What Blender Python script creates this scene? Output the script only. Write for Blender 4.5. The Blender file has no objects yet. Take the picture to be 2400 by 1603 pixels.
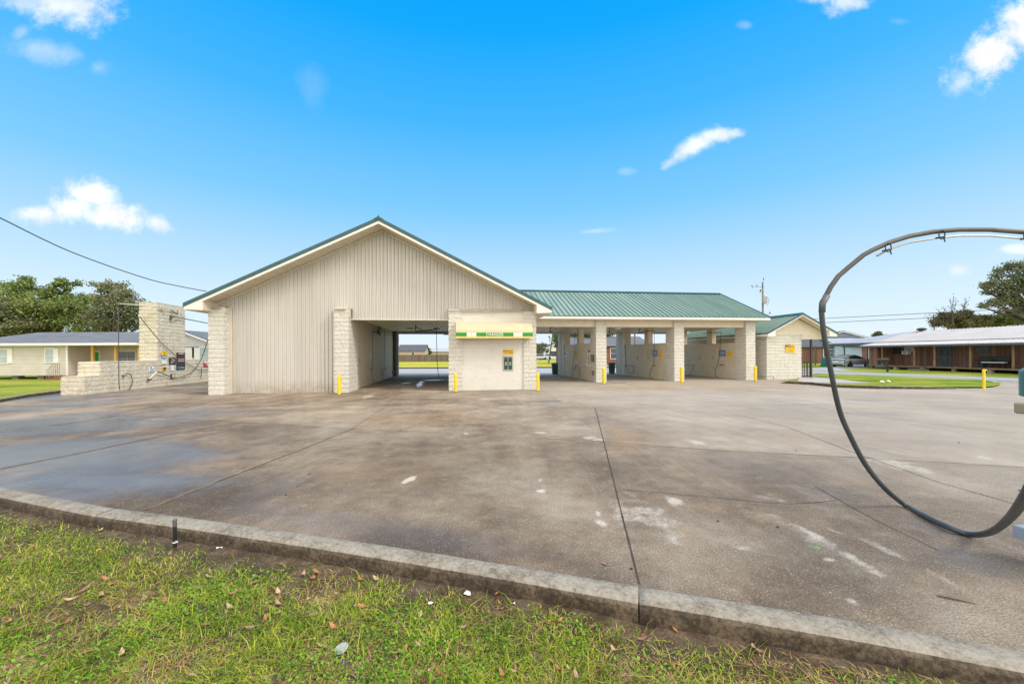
import bpy, math, random
import numpy as np
from mathutils import Vector, Matrix, noise
R = math.radians
random.seed(7)
scene = bpy.context.scene
COL = scene.collection


EXPO = 0.16
SUN_E = 1.8
SKY_K, SKY_B = 0.010, .97
SKY_GRADE = [(0.0,(.72,.83,.90)),(.06,(.63,.79,.90)),(.12,(.47,.70,.90)),(.216,(.20,.56,.91)),(.33,(.06,.44,.92)),(.43,(.008,.37,.92)),(.50,(.0,.34,.90)),(1.0,(.0,.30,.85))]
# ------------------------------------------------------------------ camera
F = 933.33          # focal length in photo pixels (14 mm on a 36 mm frame)
H = 1.75            # eye height
ROLL = .005
cd = bpy.data.cameras.new('camera')
cam = bpy.data.objects.new('camera', cd)
COL.objects.link(cam)
cd.lens = 14.0; cd.sensor_width = 36.0; cd.sensor_fit = 'HORIZONTAL'
cd.shift_y = 27.5 / 2400
cd.clip_start = .05; cd.clip_end = 2000
cam.matrix_world = Matrix.Translation((0, 0, H)) @ Matrix.Rotation(R(90), 4, 'X') @ Matrix.Rotation(-ROLL, 4, 'Z')
scene.camera = cam
scene.view_settings.view_transform = 'Standard'
scene.view_settings.look = 'None'
scene.view_settings.exposure = EXPO
scene.view_settings.gamma = 1
scene.cycles.max_bounces = 6

# ------------------------------------------------------------------ node helpers
def new_mat(name):
    m = bpy.data.materials.new(name); m.use_nodes = True
    nt = m.node_tree; nt.nodes.clear()
    out = nt.nodes.new('ShaderNodeOutputMaterial')
    b = nt.nodes.new('ShaderNodeBsdfPrincipled')
    nt.links.new(b.outputs[0], out.inputs[0])
    return m, nt, b

def setin(nt, sock, v):
    if isinstance(v, bpy.types.NodeSocket): nt.links.new(v, sock)
    elif isinstance(v, (tuple, list)) and len(v) == 3 and sock.type == 'RGBA': sock.default_value = (*v, 1)
    else: sock.default_value = v

def math_(nt, op, a, b=None, c=None, clamp=False):
    n = nt.nodes.new('ShaderNodeMath'); n.operation = op; n.use_clamp = clamp
    for i, v in enumerate((a, b, c)):
        if v is not None: setin(nt, n.inputs[i], v)
    return n.outputs[0]

def mix(nt, f, a, b, mode='MIX'):
    n = nt.nodes.new('ShaderNodeMix'); n.data_type = 'RGBA'; n.blend_type = mode
    setin(nt, n.inputs[0], f); setin(nt, n.inputs[6], a); setin(nt, n.inputs[7], b)
    return n.outputs[2]

def noise_(nt, vec, scale, detail=4, rough=.55, dist=0, out=0):
    n = nt.nodes.new('ShaderNodeTexNoise')
    if vec is not None: nt.links.new(vec, n.inputs['Vector'])
    n.inputs['Scale'].default_value = scale; n.inputs['Detail'].default_value = detail
    n.inputs['Roughness'].default_value = rough; n.inputs['Distortion'].default_value = dist
    return n.outputs[out]

def ramp(nt, v, lo, hi, a=0.0, b=1.0, smooth=True):
    n = nt.nodes.new('ShaderNodeMapRange'); n.interpolation_type = 'SMOOTHSTEP' if smooth else 'LINEAR'
    setin(nt, n.inputs[0], v)
    for i, x in enumerate((lo, hi, a, b)): n.inputs[1 + i].default_value = x
    return n.outputs[0]

def cramp(nt, v, stops):
    n = nt.nodes.new('ShaderNodeValToRGB')
    e = n.color_ramp.elements
    while len(e) < len(stops): e.new(.5)
    for i, (p, c) in enumerate(stops):
        e[i].position = p; e[i].color = (*c, 1)
    setin(nt, n.inputs[0], v)
    return n.outputs[0]

def objco(nt): return nt.nodes.new('ShaderNodeTexCoord').outputs['Object']
def worldco(nt): return nt.nodes.new('ShaderNodeNewGeometry').outputs['Position']

def bump(nt, b, h, strength=.3, dist=.02, prev=None):
    n = nt.nodes.new('ShaderNodeBump'); n.inputs['Strength'].default_value = strength; n.inputs['Distance'].default_value = dist
    nt.links.new(h, n.inputs['Height'])
    if prev is not None: nt.links.new(prev, n.inputs['Normal'])
    nt.links.new(n.outputs[0], b.inputs['Normal'])
    return n.outputs[0]

def mapping(nt, vec, scale=(1, 1, 1), rot=(0, 0, 0), loc=(0, 0, 0), kind='POINT'):
    n = nt.nodes.new('ShaderNodeMapping'); n.vector_type = kind
    nt.links.new(vec, n.inputs[0])
    n.inputs['Location'].default_value = loc; n.inputs['Rotation'].default_value = rot; n.inputs['Scale'].default_value = scale
    return n.outputs[0]

def blobs(nt, vec, lst, warp=None, wamp=.3, wscale=1.0, edge=(.45, 1.0), detail=4):
    """max over soft ellipses (cx, cy, rx, ry, angle, strength); outlines broken up by noise"""
    nz = noise_(nt, vec, wscale, detail, .68)
    off = math_(nt, 'MULTIPLY_ADD', nz, 2 * wamp, -wamp)
    res = None
    for cx, cy, rx, ry, an, st in lst:
        m = mapping(nt, vec, (rx, ry, 1), (0, 0, an), (cx, cy, 0), 'TEXTURE')
        ln = nt.nodes.new('ShaderNodeVectorMath'); ln.operation = 'LENGTH'; nt.links.new(m, ln.inputs[0])
        d = math_(nt, 'ADD', ln.outputs['Value'], off)
        v = ramp(nt, d, edge[1], edge[0], 0, st)
        res = v if res is None else math_(nt, 'MAXIMUM', res, v)
    return res

# ------------------------------------------------------------------ sky (world)
SUN_EL, SUN_AZ = R(40), R(112)      # azimuth clockwise from +Y
w = bpy.data.worlds.new('World'); scene.world = w; w.use_nodes = True
nt = w.node_tree; nt.nodes.clear()
wo = nt.nodes.new('ShaderNodeOutputWorld'); bg = nt.nodes.new('ShaderNodeBackground')
nt.links.new(bg.outputs[0], wo.inputs[0])
sky = nt.nodes.new('ShaderNodeTexSky'); sky.sky_type = 'NISHITA'; sky.sun_disc = False
sky.sun_elevation = SUN_EL; sky.sun_rotation = SUN_AZ
sky.air_density = 1.0; sky.dust_density = .6; sky.ozone_density = 1.6
tc = nt.nodes.new('ShaderNodeTexCoord').outputs['Generated']
sp = nt.nodes.new('ShaderNodeSeparateXYZ'); nt.links.new(tc, sp.inputs[0])
ay = math_(nt, 'MAXIMUM', math_(nt, 'ABSOLUTE', sp.outputs[1]), .06)
px = math_(nt, 'DIVIDE', sp.outputs[0], ay); pz = math_(nt, 'DIVIDE', sp.outputs[2], ay)
cb = nt.nodes.new('ShaderNodeCombineXYZ'); nt.links.new(px, cb.inputs[0]); nt.links.new(pz, cb.inputs[1])
cv = cb.outputs[0]
# saturate / brighten the physical sky by height: a deep azure overhead, pale near the horizon
el = math_(nt, 'ARCSINE', math_(nt, 'MAXIMUM', sp.outputs[2], 0))
grade = cramp(nt, math_(nt, 'DIVIDE', el, math.pi / 2), SKY_GRADE)
lum = nt.nodes.new('ShaderNodeVectorMath'); lum.operation = 'DOT_PRODUCT'
nt.links.new(sky.outputs[0], lum.inputs[0]); lum.inputs[1].default_value = (.3, .5, .2)
lv = math_(nt, 'MULTIPLY_ADD', lum.outputs['Value'], SKY_K, SKY_B)
skyc = mix(nt, 1.0, grade, lv, 'MULTIPLY')
def SX(x): return (x - 1200) / F
def SY(y): return (829 - y) / F
def cl(x, y, rx, ry, an, st): return (SX(x), SY(y), rx * 1.25 / F, ry * 1.25 / F, an, st)
S_ = 1.0221
cl_bright = [cl(170, 480, 105, 44, .05, 1.0), cl(100, 492, 70, 34, 0, 1.0), cl(205, 452, 95, 38, -.15, 1.0), cl(255, 500, 110, 38, -.12, 1), cl(370, 520, 42, 22, -.2, .75),
             cl(180, 8, 120, 60, -.2, .8), cl(60, 0, 90, 34, 0, .5),
             cl(2330, 135, 120, 62, .55, 1.0), cl(2410, 80, 90, 85, .5, 1.0), cl(2265, 190, 60, 30, .8, .55),
             cl(1625, 345, 75, 24, .5, .85), cl(1690, 318, 66, 17, .1, .8), cl(1570, 385, 34, 17, .6, .5),
             cl(1985, 12, 66, 30, .2, .7), cl(1925, -4, 70, 22, 0, .5), cl(2252, 641, 36, 18, 0, .6), cl(2390, 592, 40, 14, 0, .7)]
cl_thin = [cl(120, 115, 95, 34, -.1, .36), cl(235, 155, 30, 26, 0, .24), cl(55, 70, 28, 18, .5, .3), cl(735, 205, 34, 60, .2, .09),
           cl(1750, 62, 18, 12, 0, .22), cl(1470, 403, 20, 9, 0, .16), cl(1395, 543, 50, 7, .08, .25), cl(1270, 0, 30, 20, 0, 0), cl(2110, 55, 30, 10, 0, .1)]
m1 = blobs(nt, cv, cl_bright, wamp=1.15, wscale=9, edge=(.12, .92), detail=10)
m2 = blobs(nt, cv, cl_thin, wamp=1.0, wscale=8, edge=(.0, 1.0), detail=8)
cm = math_(nt, 'MAXIMUM', m1, m2)
shade = ramp(nt, noise_(nt, mapping(nt, cv, loc=(3, 1, 0)), 9, 4), .35, .65, .86, 1.04)
cloudc = mix(nt, 1.0, (.98, 1.0, 1.04), shade, 'MULTIPLY')
final = mix(nt, cm, skyc, cloudc)
# soft pale band low over the far fields
final = mix(nt, ramp(nt, sp.outputs[2], .075, .0, 0, .75), final, (.76, .83, .90))
# unseen bright cloud cover added overhead and behind the camera as warm fill light
behind = math_(nt, 'MAXIMUM', ramp(nt, sp.outputs[1], .10, -.35), ramp(nt, sp.outputs[2], .70, .92))
bn = ramp(nt, noise_(nt, tc, 2.2, 5), .3, .7, .75, 1.25)
final = mix(nt, behind, final, mix(nt, 1.0, (1.68, 1.60, 1.49), bn, 'MULTIPLY'))
nt.links.new(final, bg.inputs[0]); bg.inputs[1].default_value = 1.0
sd = bpy.data.lights.new('sun', 'SUN'); sun = bpy.data.objects.new('sun', sd); COL.objects.link(sun)
sd.energy = SUN_E; sd.angle = R(14); sd.color = (1, .95, .87)
sdir = Vector((math.sin(SUN_AZ) * math.cos(SUN_EL), math.cos(SUN_AZ) * math.cos(SUN_EL), math.sin(SUN_EL)))
sun.rotation_euler = sdir.to_track_quat('Z', 'Y').to_euler()

# ------------------------------------------------------------------ photo point -> place helpers
TH = math.atan(F / 6800)
fd = (math.cos(TH), math.sin(TH)); dd = (-math.sin(TH), math.cos(TH))
def ray(x, y):
    a = x - 1200; b = 829 - y
    c, s = math.cos(ROLL), math.sin(ROLL)
    return ((a * c + b * s) / F, (b * c - a * s) / F)
def G(x, y, z=0.0):                # point of level ground z
    rx, rz = ray(x, y); t = (z - H) / rz
    return Vector((rx * t, t, z))
def AT(x, y, Y):                   # point at a known distance Y
    rx, rz = ray(x, y)
    return Vector((rx * Y, Y, H + rz * Y))
P0 = G(816, 920)
_r = ray(490, 900)[0]; _t = (P0.x * dd[0] + P0.y * dd[1]) / (_r * dd[0] + dd[1])
BX, BY = _r * _t, _t               # front left corner of the car wash
def LOC(P):
    dx, dy = P[0] - BX, P[1] - BY
    return Vector((dx * fd[0] + dy * fd[1], dx * dd[0] + dy * dd[1], P[2]))
def WOR(u, v, z=0): return Vector((BX + u * fd[0] + v * dd[0], BY + u * fd[1] + v * dd[1], z))
def FAC(x, y, v=0):                # local point on a wall facing the camera side
    rx, rz = ray(x, y); k = (BX + v * dd[0]) * dd[0] + (BY + v * dd[1]) * dd[1]
    t = k / (rx * dd[0] + dd[1]); return LOC((rx * t, t, H + rz * t))
def SIDE(x, y, u):                 # local point on a cross wall
    rx, rz = ray(x, y); k = (BX + u * fd[0]) * fd[0] + (BY + u * fd[1]) * fd[1]
    t = k / (rx * fd[0] + fd[1]); return LOC((rx * t, t, H + rz * t))

# ------------------------------------------------------------------ object helpers
def link(o, parent=None):
    COL.objects.link(o)
    if parent is not None: o.parent = parent
    return o
def tag(o, label=None, cat=None, group=None, kind=None):
    if label: o['label'] = label
    if cat: o['category'] = cat
    if group: o['group'] = group
    if kind: o['kind'] = kind
    return o
def empty(name, loc=(0, 0, 0), rz=0, label=None, cat=None, group=None):
    o = bpy.data.objects.new(name, None); o.empty_display_size = .2
    o.location = loc; o.rotation_euler = (0, 0, rz)
    link(o); return tag(o, label, cat, group)
def copy_tree(o, parent=None):
    c = o.copy(); COL.objects.link(c)
    if parent is not None: c.parent = parent
    for ch in [x for x in COL.objects if x.parent == o]: copy_tree(ch, c)
    return c

class MB:
    def __init__(s): s.v = []; s.f = []
    def add(s, vs, fs):
        k = len(s.v); s.v += [tuple(v) for v in vs]; s.f += [tuple(i + k for i in f) for f in fs]; return s
    def box(s, x0, x1, y0, y1, z0, z1):
        return s.add([(x0, y0, z0), (x1, y0, z0), (x1, y1, z0), (x0, y1, z0), (x0, y0, z1), (x1, y0, z1), (x1, y1, z1), (x0, y1, z1)],
                     [(0, 3, 2, 1), (4, 5, 6, 7), (0, 1, 5, 4), (1, 2, 6, 5), (2, 3, 7, 6), (3, 0, 4, 7)])
    def prism(s, pts, d):          # planar polygon pts (3D) pushed along vector d
        n = len(pts); d = Vector(d); a = [Vector(p) for p in pts]
        return s.add(a + [p + d for p in a], [tuple(range(n - 1, -1, -1)), tuple(range(n, 2 * n))] + [(i, (i + 1) % n, n + (i + 1) % n, n + i) for i in range(n)])
    def tube(s, pts, r, n=8, cap=True):
        pts = [Vector(p) for p in pts]; rs = r if isinstance(r, (list, tuple)) else [r] * len(pts)
        k = len(s.v); ref = None; vs = []; fs = []
        for i, p in enumerate(pts):
            t = (pts[min(i + 1, len(pts) - 1)] - pts[max(i - 1, 0)]).normalized()
            if ref is None:
                ref = Vector((0, 0, 1)) if abs(t.z) < .9 else Vector((1, 0, 0))
            a = (ref - t * ref.dot(t)).normalized(); b = t.cross(a); ref = a
            for j in range(n):
                an = 2 * math.pi * j / n
                vs.append(p + (a * math.cos(an) + b * math.sin(an)) * rs[i])
        for i in range(len(pts) - 1):
            for j in range(n):
                fs.append((i * n + j, i * n + (j + 1) % n, (i + 1) * n + (j + 1) % n, (i + 1) * n + j))
        if cap:
            fs.append(tuple(range(n - 1, -1, -1))); m = (len(pts) - 1) * n; fs.append(tuple(range(m, m + n)))
        return s.add(vs, fs)
    def lathe(s, prof, c=(0, 0, 0), n=16):   # prof: (radius, z)
        vs = []; fs = []
        for r, z in prof:
            for j in range(n):
                an = 2 * math.pi * j / n; vs.append((c[0] + r * math.cos(an), c[1] + r * math.sin(an), c[2] + z))
        for i in range(len(prof) - 1):
            for j in range(n): fs.append((i * n + j, i * n + (j + 1) % n, (i + 1) * n + (j + 1) % n, (i + 1) * n + j))
        fs.append(tuple(range(n - 1, -1, -1))); m = (len(prof) - 1) * n; fs.append(tuple(range(m, m + n)))
        return s.add(vs, fs)
    def build(s, name, mat, parent=None, smooth=False, loc=None, bevel=0):
        me = bpy.data.meshes.new(name); me.from_pydata(s.v, [], s.f); me.update()
        if mat is not None: me.materials.append(mat)
        if smooth:
            me.shade_smooth()
        o = bpy.data.objects.new(name, me)
        if loc is not None: o.location = loc
        if bevel:
            b = o.modifiers.new('bevel', 'BEVEL'); b.width = bevel; b.segments = 2; b.limit_method = 'ANGLE'
        return link(o, parent)

def fastmesh(name, V, Fq, mat, parent=None, k=4):
    """V (n,3) array, Fq (m,k) array"""
    me = bpy.data.meshes.new(name)
    me.vertices.add(len(V)); me.vertices.foreach_set('co', np.asarray(V, dtype=np.float32).ravel())
    m = len(Fq); me.loops.add(m * k); me.polygons.add(m)
    me.loops.foreach_set('vertex_index', np.asarray(Fq, dtype=np.int32).ravel())
    me.polygons.foreach_set('loop_start', np.arange(0, m * k, k, dtype=np.int32))
    me.polygons.foreach_set('loop_total', np.full(m, k, dtype=np.int32))
    me.update(calc_edges=True); me.validate()
    if mat: me.materials.append(mat)
    o = bpy.data.objects.new(name, me)
    return link(o, parent)

def ribbed(mb, s0, s1, pitch, rw, rh, tb, tt, fmap, phase=0, groove=0):
    """ribbed sheet: s along, t up (tb(s)..tt(s)), ribs rh proud; fmap(s,t,h)->xyz"""
    ss = []; s = s0 - (phase % pitch)
    while s < s1:
        for a, h in (((0, -.03), (groove * .8, -.03), (groove, 0), (pitch - rw - groove, 0), (pitch - rw - groove * .9, -.03), (pitch - rw - groove * .1, -.03), (pitch - rw, rh), (pitch - rw * .15, rh)) if groove else ((0, 0), (pitch - rw, 0), (pitch - rw * .7, rh), (pitch - rw * .3, rh))):
            ss.append((s + a, h))
        s += pitch
    ss.append((s, 0))
    out = []
    for i, (a, h) in enumerate(ss):
        if a < s0: continue
        if not out and a > s0: out.append((s0, 0))
        if a > s1: break
        out.append((a, h))
    if out[-1][0] < s1: out.append((s1, 0))
    vs = []; fs = []
    for a, h in out: vs += [fmap(a, tb(a), h), fmap(a, tt(a), h)]
    for i in range(len(out) - 1): fs.append((2 * i, 2 * i + 2, 2 * i + 3, 2 * i + 1))
    return mb.add(vs, fs)

def split_block(mb, u0, u1, v0, v1, z0, z1, amp=.028, res=.055, top=True):
    """rough split-face block skin round a box, courses of 0.203 m"""
    L = [u1 - u0, v1 - v0, u1 - u0, v1 - v0]
    C = [(u0, v0), (u1, v0), (u1, v1), (u0, v1)]; D = [(1, 0), (0, 1), (-1, 0), (0, -1)]; Nn = [(0, -1), (1, 0), (0, 1), (-1, 0)]
    per = []; dist = 0
    for k in range(4):
        n = max(2, round(L[k] / res))
        for i in range(n):
            q = L[k] * i / n
            nn = Nn[k] if i else (Nn[k][0] + Nn[k - 1][0], Nn[k][1] + Nn[k - 1][1])
            per.append((C[k][0] + D[k][0] * q, C[k][1] + D[k][1] * q, nn, q, k))
    zs = []
    c = math.ceil((z1 - z0) / .203 - .01)
    for i in range(c):
        a = z0 + i * .203
        for d in (0, .018, .07, .12, .17, .195):
            if a + d < z1 - .004: zs.append((a + d, i, d))
    zs.append((z1, c, 0))
    n = len(per); vs = []; fs = []
    for z, ci, d in zs:
        for x, y, nn, q, k in per:
            b = int((q + (.203 if ci % 2 else 0)) / .406)
            qq = (q + (.203 if ci % 2 else 0)) % .406
            edge = (d < .005 or d > .19) or (qq < .02 and q > .03)
            if edge: a = .0
            else:
                h = noise.noise(Vector((ci * 3.7 + k * 11.3, b * 5.1, u0))) * .5 + .5
                a = amp * (.25 + .45 * h + .75 * (noise.fractal(Vector((x * 7, y * 7, z * 9)), .8, 2.1, 3) * .5 + .5) - .2)
            vs.append((x + nn[0] * a, y + nn[1] * a, z))
    for i in range(len(zs) - 1):
        for j in range(n): fs.append((i * n + j, i * n + (j + 1) % n, (i + 1) * n + (j + 1) % n, (i + 1) * n + j))
    if top: fs.append(tuple((len(zs) - 1) * n + j for j in range(n)))
    return mb.add(vs, fs)

def text_obj(name, body, mat, parent, loc, rot, size, bold=.0, extrude=.004, align='CENTER', xs=1.0, space=1.0):
    cu = bpy.data.curves.new(name, 'FONT'); cu.body = body; cu.size = size; cu.extrude = extrude; cu.offset = bold; cu.space_character = space
    cu.align_x = align; cu.align_y = 'CENTER'
    t = bpy.data.objects.new(name, cu); COL.objects.link(t)
    dg = bpy.context.evaluated_depsgraph_get(); me = bpy.data.meshes.new_from_object(t.evaluated_get(dg))
    bpy.data.objects.remove(t)
    o = bpy.data.objects.new(name, me); me.materials.clear(); me.materials.append(mat)
    o.location = loc; o.rotation_euler = rot; o.scale = (xs, 1, 1)
    return link(o, parent)

# ------------------------------------------------------------------ materials
def plain(name, col, rough=.6, metal=0, var=.12, vs=3.0, spec=.5, bmp=0, bs=40):
    m, nt, b = new_mat(name)
    co = objco(nt); n = noise_(nt, co, vs, 5)
    f = ramp(nt, n, .3, .7, 1 - var, 1 + var)
    nt.links.new(mix(nt, 1.0, col, f, 'MULTIPLY'), b.inputs['Base Color'])
    b.inputs['Roughness'].default_value = rough; b.inputs['Metallic'].default_value = metal
    b.inputs['Specular IOR Level'].default_value = spec
    if bmp: bump(nt, b, noise_(nt, co, bs, 4), bmp, .01)
    return m

def block_mat(name, col, mortar, rough_face=True, stain=.25, grime=(.34, .27, .17)):
    m, nt, b = new_mat(name)
    co = objco(nt)
    s = nt.nodes.new('ShaderNodeSeparateXYZ'); nt.links.new(co, s.inputs[0])
    h = math_(nt, 'ADD', s.outputs[0], s.outputs[1])
    c = nt.nodes.new('ShaderNodeCombineXYZ'); nt.links.new(h, c.inputs[0]); nt.links.new(s.outputs[2], c.inputs[1])
    br = nt.nodes.new('ShaderNodeTexBrick'); nt.links.new(c.outputs[0], br.inputs[0])
    br.inputs['Scale'].default_value = 1; br.inputs['Brick Width'].default_value = .406; br.inputs['Row Height'].default_value = .203
    br.inputs['Mortar Size'].default_value = .006; br.inputs['Mortar Smooth'].default_value = .5
    br.inputs['Color1'].default_value = (*col, 1); br.inputs['Color2'].default_value = (*[x * .96 for x in col], 1)
    br.inputs['Mortar'].default_value = (*mortar, 1)
    n = noise_(nt, co, 2.2, 6, .6)
    base = mix(nt, ramp(nt, n, .45, .75, 0, stain), br.outputs[0], grime)
    n2 = noise_(nt, co, 16, 5, .65)
    base = mix(nt, 1.0, base, ramp(nt, n2, .3, .7, .86 if rough_face else .965, 1.09 if rough_face else 1.02), 'MULTIPLY')
    nt.links.new(base, b.inputs['Base Color'])
    b.inputs['Roughness'].default_value = .85 if rough_face else .55
    inv = math_(nt, 'SUBTRACT', 1.0, br.outputs['Fac'])
    bp = bump(nt, b, inv, .35, .006)
    if rough_face: bump(nt, b, noise_(nt, co, 26, 6, .7), .8, .02, bp)
    return m

M = {}
M['split'] = block_mat('split_block', (.66, .64, .57), (.55, .52, .45), True, .2)
M['split_old'] = block_mat('split_block_weathered', (.66, .61, .49), (.50, .45, .35), True, .45, (.36, .28, .16))
M['smooth'] = block_mat('painted_block', (.69, .67, .60), (.61, .59, .52), False, .12)
M['bay'] = block_mat('bay_block', (.74, .65, .49), (.62, .54, .40), False, .45, (.54, .44, .33))
m, nt, b = new_mat('tan_siding')
co = objco(nt); s_ = nt.nodes.new('ShaderNodeSeparateXYZ'); nt.links.new(co, s_.inputs[0])
c = mix(nt, ramp(nt, noise_(nt, mapping(nt, co, (2.2, 2.2, .16)), 2.0, 6, .6), .35, .75), (.625, .595, .545), (.575, .54, .485))
pw = nt.nodes.new('ShaderNodeTexWhiteNoise'); pw.noise_dimensions = '1D'; nt.links.new(math_(nt, 'FLOOR', math_(nt, 'DIVIDE', s_.outputs[0], .84)), pw.inputs['W'])
c = mix(nt, 1.0, c, ramp(nt, pw.outputs['Value'], 0, 1, .95, 1.03), 'MULTIPLY')
spl = math_(nt, 'MULTIPLY', ramp(nt, s_.outputs[2], .75, .0), ramp(nt, noise_(nt, co, 3.5, 6, .7), .35, .65, .15, .8))
c = mix(nt, spl, c, (.40, .33, .24))
nt.links.new(c, b.inputs['Base Color']); b.inputs['Roughness'].default_value = .42
bump(nt, b, noise_(nt, co, 1.6, 3), .25, .03)
M['siding'] = m
M['trim'] = plain('tan_trim', (.63, .57, .47), .5, 0, .06)
M['soffit'] = plain('soffit', (.70, .62, .49), .5, 0, .06)
M['ceil'] = plain('bay_ceiling_metal', (.72, .70, .52), .38, 0, .15, 1.2)
M['fascia'] = plain('fascia_white', (.80, .76, .68), .45, 0, .05)
M['greentrim'] = plain('dark_green_trim', (.035, .095, .105), .35, .0, .1)
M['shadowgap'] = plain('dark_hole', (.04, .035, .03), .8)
m, nt, b = new_mat('green_metal_roof')
co = objco(nt)
n = noise_(nt, mapping(nt, co, (3.3, .25, .25)), 1.0, 5)
nt.links.new(mix(nt, ramp(nt, n, .3, .7), (.195, .28, .235), (.27, .36, .305)), b.inputs['Base Color'])
b.inputs['Roughness'].default_value = .38; b.inputs['Metallic'].default_value = .0
M['roof'] = m
M['rib'] = plain('roof_rib', (.05, .15, .10), .4)
M['yellow'] = plain('yellow_paint', (.83, .60, .03), .45, 0, .1, 6)
M['black'] = plain('black_rubber', (.018, .018, .02), .42, 0, .2, 8)
M['darkmetal'] = plain('dark_metal', (.035, .035, .038), .45, .3, .2)
M['rail'] = plain('bronze_paint', (.05, .035, .035), .5, 0)
M['chrome'] = plain('chrome', (.75, .75, .75), .2, 1, .05)
M['steel'] = plain('steel', (.42, .41, .38), .42, .6, .1)
M['whitep'] = plain('white_paint', (.80, .80, .78), .5, 0, .04)
M['awning'] = plain('awning_vinyl', (.68, .52, .34), .5, 0, .05, 2)
M['awngreen'] = plain('awning_green', (.02, .26, .05), .45, 0, .05)
M['awnyellow'] = plain('awning_yellow', (.86, .60, .15), .45, 0, .05)
M['awnlime'] = plain('awning_lime', (.42, .60, .08), .45)
M['signy'] = plain('sign_yellow', (.86, .52, .02), .5, 0, .06)
M['signblue'] = plain('sign_blue', (.10, .24, .55), .5)
M['signdark'] = plain('sign_dark', (.05, .03, .03), .5)
M['signred'] = plain('sign_red', (.45, .05, .06), .5)
M['signink'] = plain('sign_ink', (.06, .035, .01), .6)
M['signcyan'] = plain('sign_cyan', (.06, .28, .40), .5)
M['greenplate'] = plain('machine_green', (.008, .05, .036), .35, 0)
M['teal'] = plain('teal_plastic', (.0, .16, .18), .35, 0, .08)
M['beigep'] = plain('beige_plate', (.30, .25, .17), .5, 0, .1)
M['graybox'] = plain('gray_box', (.33, .38, .46), .4, .1, .08)
M['boom'] = plain('boom_grey', (.12, .125, .13), .45, .2, .15)
M['boomdark'] = plain('boom_brown', (.10, .092, .08), .55, .2, .2)
M['hose'] = plain('hose_rubber', (.045, .055, .062), .38, 0, .15, 5)
M['wood'] = plain('pole_wood', (.20, .17, .13), .85, 0, .25, 3)
M['glass'] = plain('window_glass', (.05, .07, .09), .08, 0, .3)
M['glasslt'] = plain('window_blinds', (.42, .48, .52), .25, 0, .1)
M['wire'] = plain('wire', (.03, .03, .03), .6)
M['bin'] = plain('dark_green_bin', (.02, .07, .05), .5)
M['bark'] = plain('bark', (.10, .08, .06), .9, 0, .3, 6)

def siding_mat(name, col, pitch=.115):
    m, nt, b = new_mat(name)
    co = objco(nt); s = nt.nodes.new('ShaderNodeSeparateXYZ'); nt.links.new(co, s.inputs[0])
    fr = math_(nt, 'FRACT', math_(nt, 'DIVIDE', s.outputs[2], pitch))
    line = ramp(nt, fr, .0, .14, .55, 1.0)
    n = noise_(nt, co, 1.3, 4)
    c = mix(nt, 1.0, col, ramp(nt, n, .3, .7, .94, 1.05), 'MULTIPLY')
    nt.links.new(mix(nt, 1.0, c, line, 'MULTIPLY'), b.inputs['Base Color'])
    b.inputs['Roughness'].default_value = .5
    bump(nt, b, math_(nt, 'SUBTRACT', 1.0, fr), .6, .02)
    return m
M['lap'] = siding_mat('vinyl_siding', (.60, .55, .49), .2)
M['lap_pink'] = siding_mat('pink_vinyl_siding', (.68, .53, .46), .2)
M['lap_white'] = siding_mat('white_vinyl_siding', (.66, .66, .66), .2)
M['lap_blue'] = siding_mat('blue_metal_siding', (.30, .42, .55), .3)

def vert_mat(name, c1, c2, pitch, axis=0, gap=.5):
    m, nt, b = new_mat(name)
    co = objco(nt); s = nt.nodes.new('ShaderNodeSeparateXYZ'); nt.links.new(co, s.inputs[0])
    q = math_(nt, 'ADD', s.outputs[0], s.outputs[1])
    d = math_(nt, 'DIVIDE', q, pitch)
    fr = math_(nt, 'FRACT', d); fl = math_(nt, 'FLOOR', d)
    wn = nt.nodes.new('ShaderNodeTexWhiteNoise'); wn.noise_dimensions = '1D'; nt.links.new(fl, wn.inputs['W'])
    n = noise_(nt, mapping(nt, co, (1, 1, .15)), 9, 6, .65)
    f = math_(nt, 'MULTIPLY_ADD', wn.outputs['Value'], .6, math_(nt, 'MULTIPLY', n, .5))
    c = mix(nt, f, c1, c2)
    e = ramp(nt, math_(nt, 'ABSOLUTE', math_(nt, 'SUBTRACT', fr, .5)), .42, .49, 1.0, gap)
    nt.links.new(mix(nt, 1.0, c, e, 'MULTIPLY'), b.inputs['Base Color'])
    b.inputs['Roughness'].default_value = .8
    bump(nt, b, e, .5, .02)
    return m
M['log'] = vert_mat('brown_board', (.12, .052, .036), (.29, .16, .115), .30, gap=.3)
M['fence'] = vert_mat('fence_board', (.10, .075, .06), (.20, .16, .13), .16, gap=.3)
M['brickred'] = plain('red_brick', (.24, .085, .06), .85, 0, .25, 5)
M['shed_tan'] = plain('pinkish_brick', (.48, .36, .30), .85, 0, .1, 5)

def roof_mat(name, a, b2, sc=(2, 2, 14)):
    m, nt, b = new_mat(name)
    co = objco(nt); n = noise_(nt, mapping(nt, co, sc), 1.0, 6, .6)
    nt.links.new(mix(nt, ramp(nt, n, .3, .7), a, b2), b.inputs['Base Color']); b.inputs['Roughness'].default_value = .8
    return m
M['shingle'] = roof_mat('blue_grey_shingle', (.105, .118, .145), (.17, .185, .215), (1, 4, 18))
M['shingle_dark'] = roof_mat('dark_shingle', (.06, .07, .09), (.11, .12, .14))
M['tinroof'] = plain('pale_tin_roof', (.47, .455, .455), .38, .1, .05, .6)

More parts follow.
